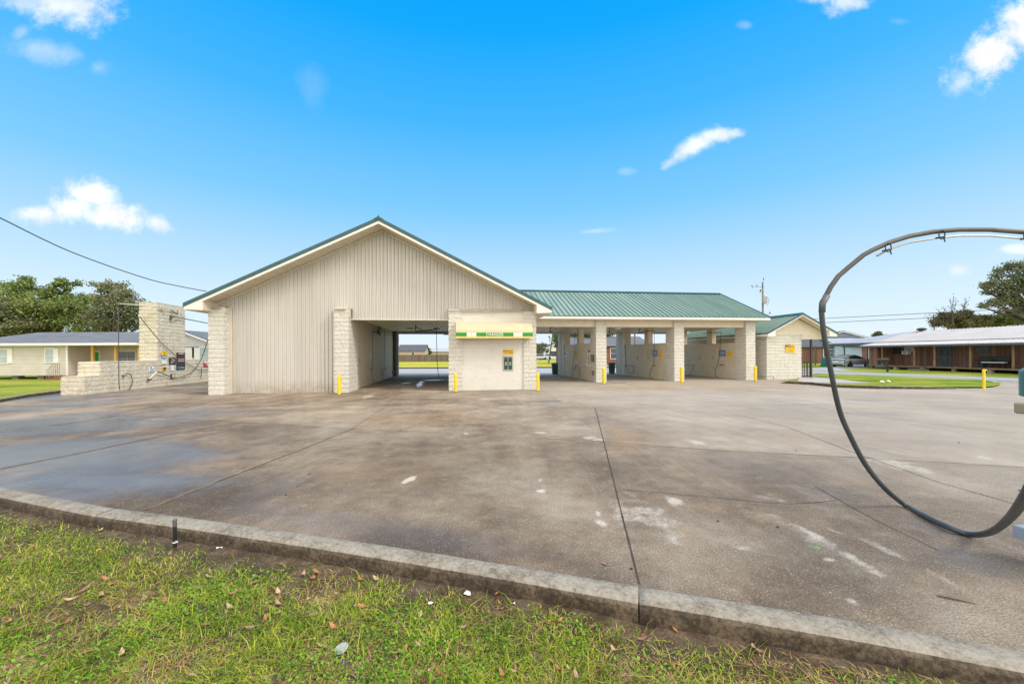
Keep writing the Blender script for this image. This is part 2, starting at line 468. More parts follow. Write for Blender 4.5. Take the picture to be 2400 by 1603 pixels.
# vegetation
def leaf_mat(name, cols, scale=.35, trans=.25, rw=.55):
    m, nt, b = new_mat(name)
    g = nt.nodes.new('ShaderNodeNewGeometry')
    n = noise_(nt, g.outputs['Position'], scale, 4, .6)
    f = math_(nt, 'ADD', math_(nt, 'MULTIPLY', g.outputs['Random Per Island'], rw), math_(nt, 'MULTIPLY_ADD', n, 1.5, -.25 - rw * .5), clamp=True)
    k = len(cols) - 1
    c = cramp(nt, f, [(i / k, x) for i, x in enumerate(cols)])
    nt.links.new(c, b.inputs['Base Color']); b.inputs['Roughness'].default_value = .6
    b.inputs['Specular IOR Level'].default_value = .25
    if trans:
        t = nt.nodes.new('ShaderNodeBsdfTranslucent'); nt.links.new(c, t.inputs[0])
        ms = nt.nodes.new('ShaderNodeMixShader'); ms.inputs[0].default_value = trans
        o = [x for x in nt.nodes if x.type == 'OUTPUT_MATERIAL'][0]
        nt.links.new(b.outputs[0], ms.inputs[1]); nt.links.new(t.outputs[0], ms.inputs[2]); nt.links.new(ms.outputs[0], o.inputs[0])
    return m
M['oak'] = leaf_mat('oak_leaves', [(.065, .10, .035), (.14, .20, .05), (.26, .31, .085), (.40, .40, .16)])
M['oak_dark'] = leaf_mat('dark_oak_leaves', [(.06, .08, .04), (.12, .15, .065), (.23, .24, .12), (.34, .28, .18)])
M['brownleaf'] = leaf_mat('brown_green_leaves', [(.10, .07, .04), (.13, .12, .05), (.20, .19, .08), (.26, .17, .11)])
M['brightleaf'] = leaf_mat('bright_leaves', [(.06, .12, .05), (.12, .20, .08), (.20, .28, .12)])

def grass_mat(name, a, b2, c3, scale=1.0, fine=60):
    m, nt, b = new_mat(name)
    co = worldco(nt)
    n = noise_(nt, mapping(nt, co, (.5, 1, 1)), scale, 5, .6)
    c = cramp(nt, ramp(nt, n, .32, .68), [(0, a), (.5, b2), (1, c3)])
    n2 = noise_(nt, co, fine, 4, .8)
    nt.links.new(mix(nt, 1.0, c, ramp(nt, n2, .3, .7, .55, 1.35), 'MULTIPLY'), b.inputs['Base Color'])
    b.inputs['Roughness'].default_value = .9; b.inputs['Specular IOR Level'].default_value = .15
    bump(nt, b, n2, .8, .05)
    return m
M['lawn'] = grass_mat('lawn_far', (.15, .22, .02), (.27, .32, .03), (.38, .34, .08), .25, 9)
M['island'] = grass_mat('island_grass', (.11, .17, .015), (.21, .29, .02), (.34, .34, .05), .5, 14)
M['backlawn'] = grass_mat('back_lawn', (.26, .40, .02), (.46, .44, .05), (.50, .40, .08), .12, 4)

# bare soil under the near grass
m, nt, b = new_mat('soil')
co = worldco(nt)
n = noise_(nt, co, 5, 6, .65); n2 = noise_(nt, co, 60, 5, .7)
c = cramp(nt, ramp(nt, n, .3, .7), [(0, (.055, .036, .022)), (.5, (.10, .066, .040)), (1, (.17, .12, .075))])
nt.links.new(mix(nt, 1.0, c, ramp(nt, n2, .3, .7, .6, 1.4), 'MULTIPLY'), b.inputs['Base Color'])
b.inputs['Roughness'].default_value = .9
bump(nt, b, n2, .9, .02)
M['soil'] = m
# kerb concrete
m, nt, b = new_mat('kerb_concrete')
co = worldco(nt)
n = math_(nt, 'ADD', math_(nt, 'MULTIPLY', noise_(nt, co, 5, 6, .72), .5), math_(nt, 'MULTIPLY', noise_(nt, co, 34, 6, .75), .5)); n2 = noise_(nt, co, 130, 4, .75)
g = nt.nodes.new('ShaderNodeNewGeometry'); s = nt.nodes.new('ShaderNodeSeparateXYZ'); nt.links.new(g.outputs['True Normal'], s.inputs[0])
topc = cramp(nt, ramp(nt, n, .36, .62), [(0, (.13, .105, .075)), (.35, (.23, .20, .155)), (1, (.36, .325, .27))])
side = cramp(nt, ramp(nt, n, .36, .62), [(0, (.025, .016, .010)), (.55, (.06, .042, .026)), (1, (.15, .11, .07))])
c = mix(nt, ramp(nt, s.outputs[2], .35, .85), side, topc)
c = mix(nt, ramp(nt, n2, .66, .74, 0, .8), c, (.62, .56, .45))
c = mix(nt, ramp(nt, n2, .36, .28, 0, .7), c, (.06, .05, .035))
nt.links.new(c, b.inputs['Base Color']); b.inputs['Roughness'].default_value = .85
bump(nt, b, mix(nt, .5, n, n2), .6, .012)
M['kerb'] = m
M['conc_far'] = plain('pale_concrete', (.42, .40, .38), .55, 0, .12, .4)
M['street'] = plain('street_asphalt', (.34, .33, .34), .6, 0, .12, .3)
M['joint'] = plain('joint_tar', (.05, .038, .028), .8, 0, .4, 6)
M['joint_sand'] = plain('joint_sand', (.24, .175, .10), .9, 0, .3, 8)
M['crack'] = plain('crack_dark', (.09, .065, .045), .9, 0, .4, 8)

# ------------------------------------------------------------------ concrete pavement material
def wxy(x, y): p = G(x, y); return p.x, p.y
def bl(x0, y0, x1, y1, wid, st):     # streak between two photo ground points, wid in metres
    a = G(x0, y0); c = G(x1, y1); d = c - a
    return ((a.x + c.x) / 2, (a.y + c.y) / 2, max(d.length / 2, wid), wid, math.atan2(d.y, d.x), st)
def bp_(x, y, rx, ry, st, an=0): a = G(x, y); return (a.x, a.y, rx, ry, an, st)
PALE = [bl(1500, 1180, 1620, 1300, .28, .42), bl(1845, 1215, 2070, 1355, .15, .4), bl(1700, 1180, 1900, 1240, .3, .25), bl(1150, 1120, 1350, 1160, .5, .2), bl(945, 1135, 980, 1110, .07, .75), bp_(1268, 1150, .07, .07, .75), bp_(1265, 1125, .04, .09, .7), bl(1400, 1215, 1412, 1235, .07, .7), bl(1390, 1180, 1405, 1210, .035, .7),
        bl(1500, 1185, 1560, 1250, .20, .55), bl(1560, 1235, 1605, 1300, .15, .5), bl(1440, 1170, 1470, 1240, .12, .4), bl(1560, 1160, 1600, 1190, .12, .6),
        bl(1850, 1220, 1960, 1285, .07, .72), bl(1930, 1265, 2065, 1350, .085, .72), bl(1880, 1210, 1990, 1260, .035, .5), bl(1990, 1245, 2150, 1325, .06, .45), bl(2150, 1325, 2250, 1375, .05, .3), bl(1975, 1395, 2030, 1430, .05, .4), bp_(1945, 1310, .07, .05, .6),
        bl(1730, 1150, 1860, 1180, .12, .3), bl(1370, 1020, 1410, 1032, .25, .6), bl(1100, 1020, 1085, 1012, .08, .8), bp_(1267, 1014, .16, .09, .75), bl(1620, 1030, 1660, 1045, .14, .55), bp_(1435, 995, .05, .16, .5),
        bl(2000, 1055, 2240, 1125, .35, .45), bl(2230, 1060, 2400, 1080, .4, .45), bl(1450, 1145, 1500, 1165, .1, .3), bl(850, 935, 885, 920, .25, .6), bl(410, 1020, 520, 1010, .3, .35), bl(1100, 985, 1200, 970, .12, .3), bp_(1740, 1285, .14, .07, .35), bp_(1210, 1185, .13, .1, .3),
        bp_(960, 918, .3, .12, .5), bl(430, 958, 480, 960, .2, .3), bl(640, 955, 690, 955, .15, .35), bl(550, 940, 580, 939, .12, .3), bl(740, 938, 770, 937, .1, .3)]
WET = [bl(-100, 1120, 600, 1135, .8, 1), bl(0, 1060, 480, 1075, 1.0, .9), bl(-100, 985, 520, 975, 1.6, 1), bl(-300, 1060, 500, 1040, 2.2, .9), bl(0, 1150, 330, 1165, .8, .8), bl(0, 915, 300, 940, 2.5, .9), bl(-200, 1010, 480, 985, 2.0, 1.0), bl(0, 1120, 520, 1080, 1.2, .85), bl(150, 930, 480, 905, 2.2, .8), bl(300, 960, 700, 965, 1.0, .6), bl(0, 960, 300, 935, 2.0, .9),
       bl(1850, 1140, 2050, 1170, .5, .25), bl(2050, 1190, 2340, 1300, .35, .3), bl(1550, 1085, 1950, 1110, .9, .15), bl(1940, 935, 2100, 940, .7, .4), bl(1900, 965, 2150, 975, .5, .3), bl(2150, 1250, 2400, 1380, .3, .35),
       bp_(1283, 940, .6, .35, .7), bl(1300, 885, 1370, 873, 1.6, .8), bl(1430, 890, 1480, 888, 1.0, .6), bl(500, 1180, 1500, 1330, .35, .35)]
PUD = [bl(905, 908, 940, 899, .16, 1), bl(935, 900, 965, 896, .20, 1), bl(930, 913, 985, 909, .2, 1), bl(978, 909, 990, 892, .2, 1), bl(985, 892, 1055, 889, .42, 1), bl(1870, 931.5, 1898, 931.5, .06, 1), bl(1285, 895, 1370, 893, .5, 1), bl(1290, 886, 1350, 885, .5, 1), bl(1425, 898, 1475, 896, .35, 1), bl(1430, 891, 1480, 889, .3, 1), bl(300, 985, 480, 976, .35, 1), bl(1240, 948, 1300, 946, .12, .9)]
RUST = [bl(1400, 900, 2000, 915, 2.2, .5), bl(1450, 1000, 1520, 1110, .5, .5), bl(830, 1000, 1150, 960, 1.6, .4), bl(1050, 1080, 700, 1120, 1.2, .35), bl(1270, 915, 1700, 905, 1.5, .55)]
DARK = [bl(900, 1230, 1800, 1400, .5, .6), bl(1250, 1060, 1900, 1200, .7, .3), bl(200, 1120, 700, 1200, .9, .78), bl(700, 1240, 1450, 1340, .55, .72), bl(1100, 1180, 1330, 1300, .45, .5), bl(1600, 1300, 2350, 1440, .6, .62),
                      bl(0, 1090, 500, 1150, 1.0, .7), bl(560, 975, 780, 1100, .9, .5), bl(1440, 900, 1700, 925, .9, .2), bl(1100, 905, 1300, 905, .5, .45), bl(850, 1080, 1300, 1120, .9, .35), bl(1760, 935, 1930, 938, .5, .2),
                      bl(0, 1000, 480, 1010, 1.8, .5), bl(600, 1280, 2400, 1500, .45, .5)]
PAINT = [bl(1885, 1275, 1930, 1287, .03, .85)]

def vnoise(x, y, seed):
    xi = np.floor(x).astype(np.int64); yi = np.floor(y).astype(np.int64); fx = x - xi; fy = y - yi
    fx = fx * fx * (3 - 2 * fx); fy = fy * fy * (3 - 2 * fy)
    def h(i, j):
        n = (i * 374761393 + j * 668265263 + seed * 144665) & 0xFFFFFFFF
        n = ((n ^ (n >> 13)) * 1274126177) & 0xFFFFFFFF
        return ((n ^ (n >> 16)) & 0xFFFF) / 65535.0
    return (h(xi, yi) * (1 - fx) + h(xi + 1, yi) * fx) * (1 - fy) + (h(xi, yi + 1) * (1 - fx) + h(xi + 1, yi + 1) * fx) * fy
def fbm2(x, y, s, seed, oct_=6, g=.58):
    r = 0; a = 1; t = 0
    for k in range(oct_): r = r + a * vnoise(x * s + 17.3 * k, y * s - 9.1 * k, seed + k); t += a; a *= g; s *= 2.03
    return r / t
def field(X, Y, lst, wamp, ws, e0, e1, seed):
    off = (fbm2(X, Y, ws, seed) * 2 - 1) * wamp * 1.6; out = np.zeros_like(X)
    wx = X; wy = Y
    for cx, cy, rx, ry, an, st in lst:
        c, s_ = math.cos(an), math.sin(an); dx, dy = wx - cx, wy - cy
        d = np.sqrt(((dx * c + dy * s_) / rx) ** 2 + ((-dx * s_ + dy * c) / ry) ** 2) + off
        t = np.clip((e1 - d) / (e1 - e0), 0, 1); out = np.maximum(out, st * t * t * (3 - 2 * t))
    return out

m, nt, b = new_mat('wet_concrete')
g_ = nt.nodes.new('ShaderNodeNewGeometry'); co = g_.outputs['Position']
sepc = nt.nodes.new('ShaderNodeSeparateXYZ'); nt.links.new(co, sepc.inputs[0])
def attr(nm):
    a = nt.nodes.new('ShaderNodeAttribute'); a.attribute_name = nm; s_ = nt.nodes.new('ShaderNodeSeparateColor'); nt.links.new(a.outputs['Color'], s_.inputs[0]); return s_.outputs
A1 = attr('stains'); A2 = attr('wetness')
pale, dark, rust = A1[0], A1[1], A1[2]
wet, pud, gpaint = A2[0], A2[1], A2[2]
n1 = noise_(nt, co, .30, 8, .66); n2 = noise_(nt, co, 1.3, 8, .72); n3 = noise_(nt, co, 9, 5, .72); n4 = noise_(nt, co, 75, 3, .75)
col = cramp(nt, ramp(nt, math_(nt, 'ADD', math_(nt, 'MULTIPLY', n1, .70), math_(nt, 'MULTIPLY', n2, .30)), .36, .66),
            [(0, (.125, .094, .068)), (.35, (.225, .176, .13)), (.7, (.32, .265, .20)), (1, (.43, .375, .30))])
col = mix(nt, ramp(nt, noise_(nt, mapping(nt, co, (1, 1, 1), (0, 0, 0), (9, 5, 0)), .8, 8, .7), .5, .72, 0, .6), col, (.31, .215, .135))
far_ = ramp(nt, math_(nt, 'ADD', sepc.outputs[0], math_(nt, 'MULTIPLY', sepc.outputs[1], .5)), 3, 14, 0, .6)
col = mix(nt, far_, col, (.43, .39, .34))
col = mix(nt, rust, col, (.34, .225, .13))
str_ = noise_(nt, mapping(nt, co, (1.1, .16, 1), (0, 0, .55)), 2.4, 7, .68)
col = mix(nt, ramp(nt, str_, .52, .78, 0, .35), col, (.46, .42, .37))
col = mix(nt, ramp(nt, noise_(nt, mapping(nt, co, (1, 1, 1), (0, 0, 0), (2, 15, 0)), 3.2, 8, .75), .50, .70, 0, .6), col, (.42, .32, .22))
st2 = noise_(nt, mapping(nt, co, (1.6, .2, 1), (0, 0, -.35), (4, 2, 0)), 2.2, 7, .68)
col = mix(nt, ramp(nt, st2, .52, .8, 0, .4), col, (.12, .095, .085))
col = mix(nt, math_(nt, 'MULTIPLY', dark, ramp(nt, n3, .2, .8, .75, 1.25), clamp=True), col, (.075, .059, .047))
pe = math_(nt, 'MULTIPLY', ramp(nt, math_(nt, 'ADD', pale, math_(nt, 'MULTIPLY_ADD', n3, 1.1, -.55)), .08, .8), .9)
col = mix(nt, math_(nt, 'MULTIPLY', pe, ramp(nt, pale, .0, .3)), col, (.54, .50, .44))
col = mix(nt, gpaint, col, (.16, .48, .20))
vo = nt.nodes.new('ShaderNodeTexVoronoi'); nt.links.new(co, vo.inputs['Vector']); vo.inputs['Scale'].default_value = 62
wn = nt.nodes.new('ShaderNodeTexWhiteNoise'); nt.links.new(vo.outputs['Position'], wn.inputs['Vector'])
gr = math_(nt, 'MULTIPLY', ramp(nt, vo.outputs['Distance'], .42, .16), math_(nt, 'GREATER_THAN', wn.outputs['Value'], .74))
col = mix(nt, math_(nt, 'MULTIPLY', gr, .42), col, (.60, .53, .42))
gr2 = math_(nt, 'MULTIPLY', ramp(nt, vo.outputs['Distance'], .4, .2), math_(nt, 'LESS_THAN', wn.outputs['Value'], .2))
col = mix(nt, math_(nt, 'MULTIPLY', gr2, .6), col, (.05, .042, .036))
col = mix(nt, 1.0, col, ramp(nt, n4, .25, .75, .52, 1.52), 'MULTIPLY')
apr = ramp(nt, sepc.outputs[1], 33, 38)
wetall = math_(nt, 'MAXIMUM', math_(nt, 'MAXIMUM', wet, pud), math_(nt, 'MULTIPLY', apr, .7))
col = mix(nt, math_(nt, 'MULTIPLY', wet, .6), col, (.085, .084, .112))  # wet concrete darkens; the sky's blue reflection is painted into its colour
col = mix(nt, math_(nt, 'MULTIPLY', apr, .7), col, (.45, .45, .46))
nt.links.new(col, b.inputs['Base Color'])
nt.links.new(math_(nt, 'MAXIMUM', math_(nt, 'MULTIPLY_ADD', wetall, -.56, .78), math_(nt, 'MULTIPLY_ADD', pud, -.9, .03)), b.inputs['Roughness'])
nt.links.new(math_(nt, 'MULTIPLY_ADD', wetall, .30, .12), b.inputs['Specular IOR Level'])
bb = nt.nodes.new('ShaderNodeBump'); bb.inputs['Distance'].default_value = .006
nt.links.new(n4, bb.inputs['Height'])
nt.links.new(math_(nt, 'MULTIPLY_ADD', wetall, -.46, .5, clamp=True), bb.inputs['Strength']); nt.links.new(bb.outputs[0], b.inputs['Normal'])
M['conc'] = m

# ------------------------------------------------------------------ ground sheets
def poly_sheet(name, pts, z, mat, kind='structure', res=None):
    mb = MB(); mb.add([(p[0], p[1], z) for p in pts], [tuple(range(len(pts)))])
    o = mb.build(name, mat); o['kind'] = kind; return o
# kerb line in front (inner top edge), from photo points
kin = [(-14.5, 8.2), (-10.5, 6.6), (-8.2, 5.7)] + [tuple(G(x, y, .12)[:2]) for x, y in ((0, 1140), (250, 1187), (500, 1219), (750, 1254), (1000, 1291), (1250, 1331), (1497, 1372), (1750, 1412), (2000, 1452), (2200, 1487), (2400, 1523))] + [(3.6, 1.95), (6, 1.3), (14, -1), (40, -9)]
NEAR = [(-60, -8), (40, -9)]
g = poly_sheet('ground', [(-700, -60), (700, -60), (700, 900), (-700, 900)], -.15, M['lawn'])
left_edge = [(-14.5, 8.2), (-17.6, 10.6), tuple(G(0, 943.2)[:2]), tuple(G(147, 921.3)[:2])]
pav = [p for p in kin[::-1] if p[0] <= 14.1] + left_edge[1:] + [tuple(WOR(-6.8, 1.3)[:2]), tuple(WOR(-6.8, 26)[:2]), (-38, 48.2), (14.5, 48.2), (20.3, 41), (24.9, 32), (29.1, 22.9), (36, 8), (40, -1.5)]
poly_sheet('pavement', pav, -.012, M['conc_far'])
KP = np.array(kin)[:, :2]
nc, nr = 640, 430
S_arr = np.linspace(-1.75, 1.75, nc)
Ya = np.full(nc, 3.0)
for _ in range(40): Ya = .5 * Ya + .5 * np.interp(S_arr * Ya, KP[:, 0], KP[:, 1])
Ya = Ya - .03
tt_ = np.linspace(0, 1, nr)[:, None]
YY = Ya[None, :] * (48.2 / Ya[None, :]) ** tt_; XX = S_arr[None, :] * YY
V = np.stack([XX, YY, np.zeros_like(XX)], 2).reshape(-1, 3)
ii = (np.arange(nr - 1)[:, None] * nc + np.arange(nc - 1)[None, :]).ravel()
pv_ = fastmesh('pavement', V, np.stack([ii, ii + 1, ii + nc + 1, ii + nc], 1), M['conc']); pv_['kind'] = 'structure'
xr, yr = XX.ravel(), YY.ravel()
def setattr_(nm, a, b2, c):
    at = pv_.data.color_attributes.new(nm, 'FLOAT_COLOR', 'POINT')
    at.data.foreach_set('color', np.stack([a, b2, c, np.ones_like(a)], 1).astype(np.float32).ravel())
def side_of(x0, y0, x1, y1, soft=.02):
    a, c = G(x0, y0), G(x1, y1); d = c - a; nrm = Vector((d.y, -d.x)).normalized()
    return np.clip(((xr - a.x) * nrm.x + (yr - a.y) * nrm.y) / soft + .5, 0, 1)
near_slab = side_of(280, 973, 1200, 1024) * side_of(820, 1004, 2400, 1095)
left_slab = 1 - side_of(818, 1007, 348, 1191) 
slab = near_slab * (.04 + .26 * fbm2(xr, yr, .9, 31)) + .05 * side_of(560, 957, 1760, 950)
crk = side_of(1445, 1146, 1960, 1178) * side_of(1499, 1370, 1395, 956) * .07
setattr_('stains', field(xr, yr, PALE, .7, 4, .0, 1.25, 1), np.clip(field(xr, yr, DARK, .55, 1.1, 0, 1.1, 2) * .68 + slab + crk, 0, 1), field(xr, yr, RUST, .6, .9, .1, 1.1, 3))
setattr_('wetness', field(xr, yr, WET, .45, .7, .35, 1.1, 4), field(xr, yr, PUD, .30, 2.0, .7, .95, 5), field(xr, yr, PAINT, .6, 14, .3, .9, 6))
# street on the right and driveway
near_e = [(12.5, 58), (19.2, 44), (24.95, 32), (29.15, 22.95), (34, 12), (44, -8)]
far_e = [(52, -8), (40, 13), (32.7, 25.5), (29.3, 37.7), (21.5, 53), (18, 60)]
poly_sheet('right_lawn', [(52, -8), (40, 13), (32.7, 25.5), (29.3, 37.7), (21.5, 53), (24, 90), (110, 90), (110, -8)], .006, M['lawn'])
poly_sheet('street', near_e + far_e, .012, M['street'])
poly_sheet('driveway', [(29.4, 38.5), (30.0, 41.8), (39, 47), (48, 56), (48, 47), (39.5, 43.2), (34.5, 42.2), (31, 36.2)], .018, M['conc_far'])
poly_sheet('back_road', [(-120, 107), (140, 107), (140, 113), (-120, 113)], -.02, M['conc_far'])
# back lawn strip (slightly raised) and its kerb
poly_sheet('back_lawn', [(-90, 48.5), (14.4, 48.5), (12.3, 58), (60, 107), (-120, 107)], .06, M['backlawn'])
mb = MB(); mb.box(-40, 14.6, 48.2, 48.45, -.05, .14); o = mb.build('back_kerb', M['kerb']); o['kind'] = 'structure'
# raised island with kerb
front = [(1829, 898), (1850, 899.2), (1900, 902), (1961, 908.3), (2058, 911.5), (2160, 912), (2240, 911.5)]
tip = [(2306, 911.3), (2330, 909.5), (2344, 906), (2347, 902.5), (2335, 898.3), (2315, 895)]
back = [(2292, 893), (2210, 889.6), (2100, 884.3), (2028, 882), (1915, 878), (1890, 884), (1868, 891)]
ip = [G(*p) for p in front + tip + back]
mb = MB(); mb.add([(p.x, p.y, .09) for p in ip], [tuple(range(len(ip)))])
o = mb.build('island_grass', M['island']); o['kind'] = 'structure'
c0 = sum((p for p in ip), Vector()) / len(ip)
def kerb_strip(name, pts, wd, z0, z1s, mat, inward):
    mb = MB(); vs = []; fs = []
    n = len(pts)
    for i, p in enumerate(pts):
        p = Vector((p[0], p[1], 0)); t = Vector((pts[min(i + 1, n - 1)][0] - pts[max(i - 1, 0)][0], pts[min(i + 1, n - 1)][1] - pts[max(i - 1, 0)][1], 0)).normalized()
        nn = Vector((-t.y, t.x, 0)) * inward
        z1 = z1s[i] if isinstance(z1s, list) else z1s
        for q, z in ((0, z0), (0, z1 - .02), (.02, z1), (wd, z1), (wd, z0)):
            vs.append((p.x + nn.x * q, p.y + nn.y * q, z))
    for i in range(n - 1):
        for j in range(4): fs.append((i * 5 + j, i * 5 + j + 1, (i + 1) * 5 + j + 1, (i + 1) * 5 + j))
    fs += [(0, 1, 2, 3, 4), tuple((n - 1) * 5 + j for j in (4, 3, 2, 1, 0))]
    mb.add(vs, fs); o = mb.build(name, mat); o['kind'] = 'structure'; return o
fr = [G(*p) for p in front]
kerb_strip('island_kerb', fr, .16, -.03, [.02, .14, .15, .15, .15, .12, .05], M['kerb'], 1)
kerb_strip('island_kerb_rim', [G(*p) for p in [front[-1]] + tip + back[:3]], .14, -.03, [.03, .02, .02, .03, .05, .11, .12, .11, .10, .10], M['conc_far'], 1)
# path from the porch across the island
pp = [G(1880, 880.8, .1), G(1925, 884.5, .1), G(2040, 896.5, .1), G(1990, 898, .1), G(1893, 896, .1), G(1868, 892, .1)]
poly_sheet('path', pp, .096, M['conc_far'])
# left far kerb between the lot and the lawn
lk = [(-13.6, 7.7), (-17.4, 10.6), tuple(G(0, 943.2)[:2]), tuple(G(70, 930)[:2]), tuple(G(150, 919.5)[:2])]
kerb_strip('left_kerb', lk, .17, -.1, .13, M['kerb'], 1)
poly_sheet('left_verge', [tuple((Vector((p[0], p[1], 0)) + Vector((-.1, 0, 0)))[:2]) for p in lk] + [tuple(WOR(-6.6, 2)[:2]), tuple(WOR(-6.6, 26)[:2]), (-38, 60), (-140, 60), (-140, -8), (-30, -4)], .02, M['lawn'])

# near kerb: long rounded concrete lengths
kout = [p for p in kin]
def near_kerb(a, bb2, name):
    pts = kin; seg = []
    # resample the polyline finely
    P = [Vector((x, y, 0)) for x, y in pts]
    cum = [0]
    for i in range(1, len(P)): cum.append(cum[-1] + (P[i] - P[i - 1]).length)
    n = max(2, int((bb2 - a) / .06))
    for i in range(n + 1):
        s = a + (bb2 - a) * i / n
        k = max(j for j in range(len(cum) - 1) if cum[j] <= s + 1e-6)
        seg.append(P[k].lerp(P[k + 1], (s - cum[k]) / (cum[k + 1] - cum[k])))
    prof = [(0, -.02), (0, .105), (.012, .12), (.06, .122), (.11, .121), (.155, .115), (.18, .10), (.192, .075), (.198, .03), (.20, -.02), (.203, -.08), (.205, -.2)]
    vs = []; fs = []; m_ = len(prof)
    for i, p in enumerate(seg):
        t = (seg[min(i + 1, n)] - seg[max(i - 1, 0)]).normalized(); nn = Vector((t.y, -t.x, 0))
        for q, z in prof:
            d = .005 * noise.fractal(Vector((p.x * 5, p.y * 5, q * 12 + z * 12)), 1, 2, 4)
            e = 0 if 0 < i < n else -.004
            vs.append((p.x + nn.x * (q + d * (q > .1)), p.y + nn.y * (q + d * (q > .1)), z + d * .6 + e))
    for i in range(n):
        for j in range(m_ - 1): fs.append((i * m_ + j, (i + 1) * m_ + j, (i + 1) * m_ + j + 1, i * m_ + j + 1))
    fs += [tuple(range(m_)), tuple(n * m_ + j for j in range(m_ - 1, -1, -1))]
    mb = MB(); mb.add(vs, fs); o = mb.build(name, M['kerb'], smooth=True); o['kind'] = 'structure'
    return cum
def klen(x, y):
    p = G(x, y, .12); P = [Vector((a, b2, .12)) for a, b2 in kin]; best = None; c = 0
    for i in range(len(P) - 1):
        d = P[i + 1] - P[i]; t = max(0, min(1, (p - P[i]).dot(d) / d.length_squared)); e = (p - P[i] - d * t).length
        if best is None or e < best[0]: best = (e, c + d.length * t)
        c += d.length
    return best[1], c
s1, tot = klen(272, 1190); s2, _ = klen(1497, 1372)
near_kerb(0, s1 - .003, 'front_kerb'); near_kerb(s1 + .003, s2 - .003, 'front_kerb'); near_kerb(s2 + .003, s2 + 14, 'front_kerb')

# slab joints and cracks, real strips lying on the concrete
def strip(mb, pts, wd, z, jit=.0, step=.12, seed=0):
    rnd = random.Random(seed); P = [G(*p) for p in pts]; out = []
    for i in range(len(P) - 1):
        L = (P[i + 1] - P[i]).length; n = max(1, int(L / step))
        for k in range(n): out.append(P[i].lerp(P[i + 1], k / n))
    out.append(P[-1]); vs = []; fs = []; n = len(out); w0 = 0
    for i, p in enumerate(out):
        t = (out[min(i + 1, n - 1)] - out[max(i - 1, 0)]); t.z = 0; t.normalize(); nn = Vector((-t.y, t.x, 0))
        w0 = .8 * w0 + rnd.uniform(-jit, jit)
        q = p + nn * w0; ww = wd * rnd.uniform(.6, 1.25) / 2
        vs += [(q.x + nn.x * ww, q.y + nn.y * ww, z), (q.x - nn.x * ww, q.y - nn.y * ww, z)]
    for i in range(n - 1): fs.append((2 * i, 2 * i + 1, 2 * i + 3, 2 * i + 2))
    mb.add(vs, fs)
mb = MB()
strip(mb, [(1395, 956), (1447, 1162), (1499, 1370)], .016, .005, .001)
o = mb.build('expansion_joint', M['joint']); o['kind'] = 'structure'
mb = MB()
for k, (pts, wd, j) in enumerate([
    ([(340, 1196), (560, 1110), (720, 1048), (820, 1008), (840, 1005)], .022, .006), ([(0, 1100), (200, 1060), (400, 1017), (575, 989)], .022, .005),
    ([(0, 1012), (160, 993), (280, 973)], .02, .004), ([(0, 966), (200, 948), (480, 931)], .02, .004),
    ([(280, 973), (560, 990), (820, 1004), (1200, 1024), (1420, 1036), (1700, 1057), (2000, 1072), (2400, 1095)], .014, .004),
    ([(560, 957), (860, 963), (1395, 955), (1760, 950), (1950, 947), (2400, 941)], .014, .006),
    ([(820, 1008), (900, 955), (935, 921)], .014, .006), ([(935, 1010), (1060, 962)], .010, .006), ([(250, 973), (420, 940), (490, 925)], .014, .004),
    ([(1445, 1146), (1500, 1150), (1640, 1163), (1780, 1176), (1850, 1181), (1960, 1173)], .010, .010),
    ([(1700, 965), (1850, 1003), (2000, 1060), (2200, 1130), (2380, 1182)], .012, .004), ([(1910, 1140), (2050, 1218), (2200, 1290)], .010, .004), ([(1600, 918), (1760, 930), (2000, 970), (2400, 1020)], .014, .004),
    ([(1700, 912), (2000, 930), (2400, 965)], .012, .004), ([(1270, 914), (1304, 938), (1330, 950)], .012, .02), ([(1180, 915), (1225, 950)], .012, .004), ([(560, 935), (760, 945)], .010, .004),
    ([(340, 1190), (560, 1150), (700, 1100), (760, 1070)], .006, .02)]):
    strip(mb, pts, wd, .0045 + .0006 * (k % 3), j, seed=k)
o = mb.build('slab_joints', M['crack']); o['kind'] = 'structure'
mb = MB()
for k, (pts, wd) in enumerate([([(345, 1193), (560, 1108), (720, 1046), (822, 1006)], .05), ([(0, 1098), (200, 1058), (400, 1015)], .04), ([(120, 998), (275, 974)], .05)]):
    strip(mb, pts, wd, .003, .012, seed=40 + k)
o = mb.build('joint_sand', M['joint_sand']); o['kind'] = 'structure'

# ------------------------------------------------------------------ the car wash building
CW = empty('car_wash_building', (BX, BY, 0), TH, 'long tan car wash with a ribbed metal gable end, green roof and open wash bays', 'car wash building')
UC, EZ, AP, SL = 7.35, 3.93, 7.88, .4955
def zroof(u): return AP - SL * abs(u - UC)
V0, V1 = -.6, 14.3
# ribbed gable siding (one sheet per panel, cut to the roof slope)
mb = MB()
fm = lambda s, t, h: (s, .42 - h * .8, t)
top = lambda s: zroof(s) - .2
for a, b_, zb in ((.0, .66, 3.9), (.66, 5.3, .0), (5.3, 5.95, 3.9), (5.95, 10.46, 3.43), (10.46, 14.68, 3.95)):
    ribbed(mb, a, b_, .168, .045, .042, (lambda z: (lambda s: z))(zb), top, fm, phase=a % .168, groove=.014)
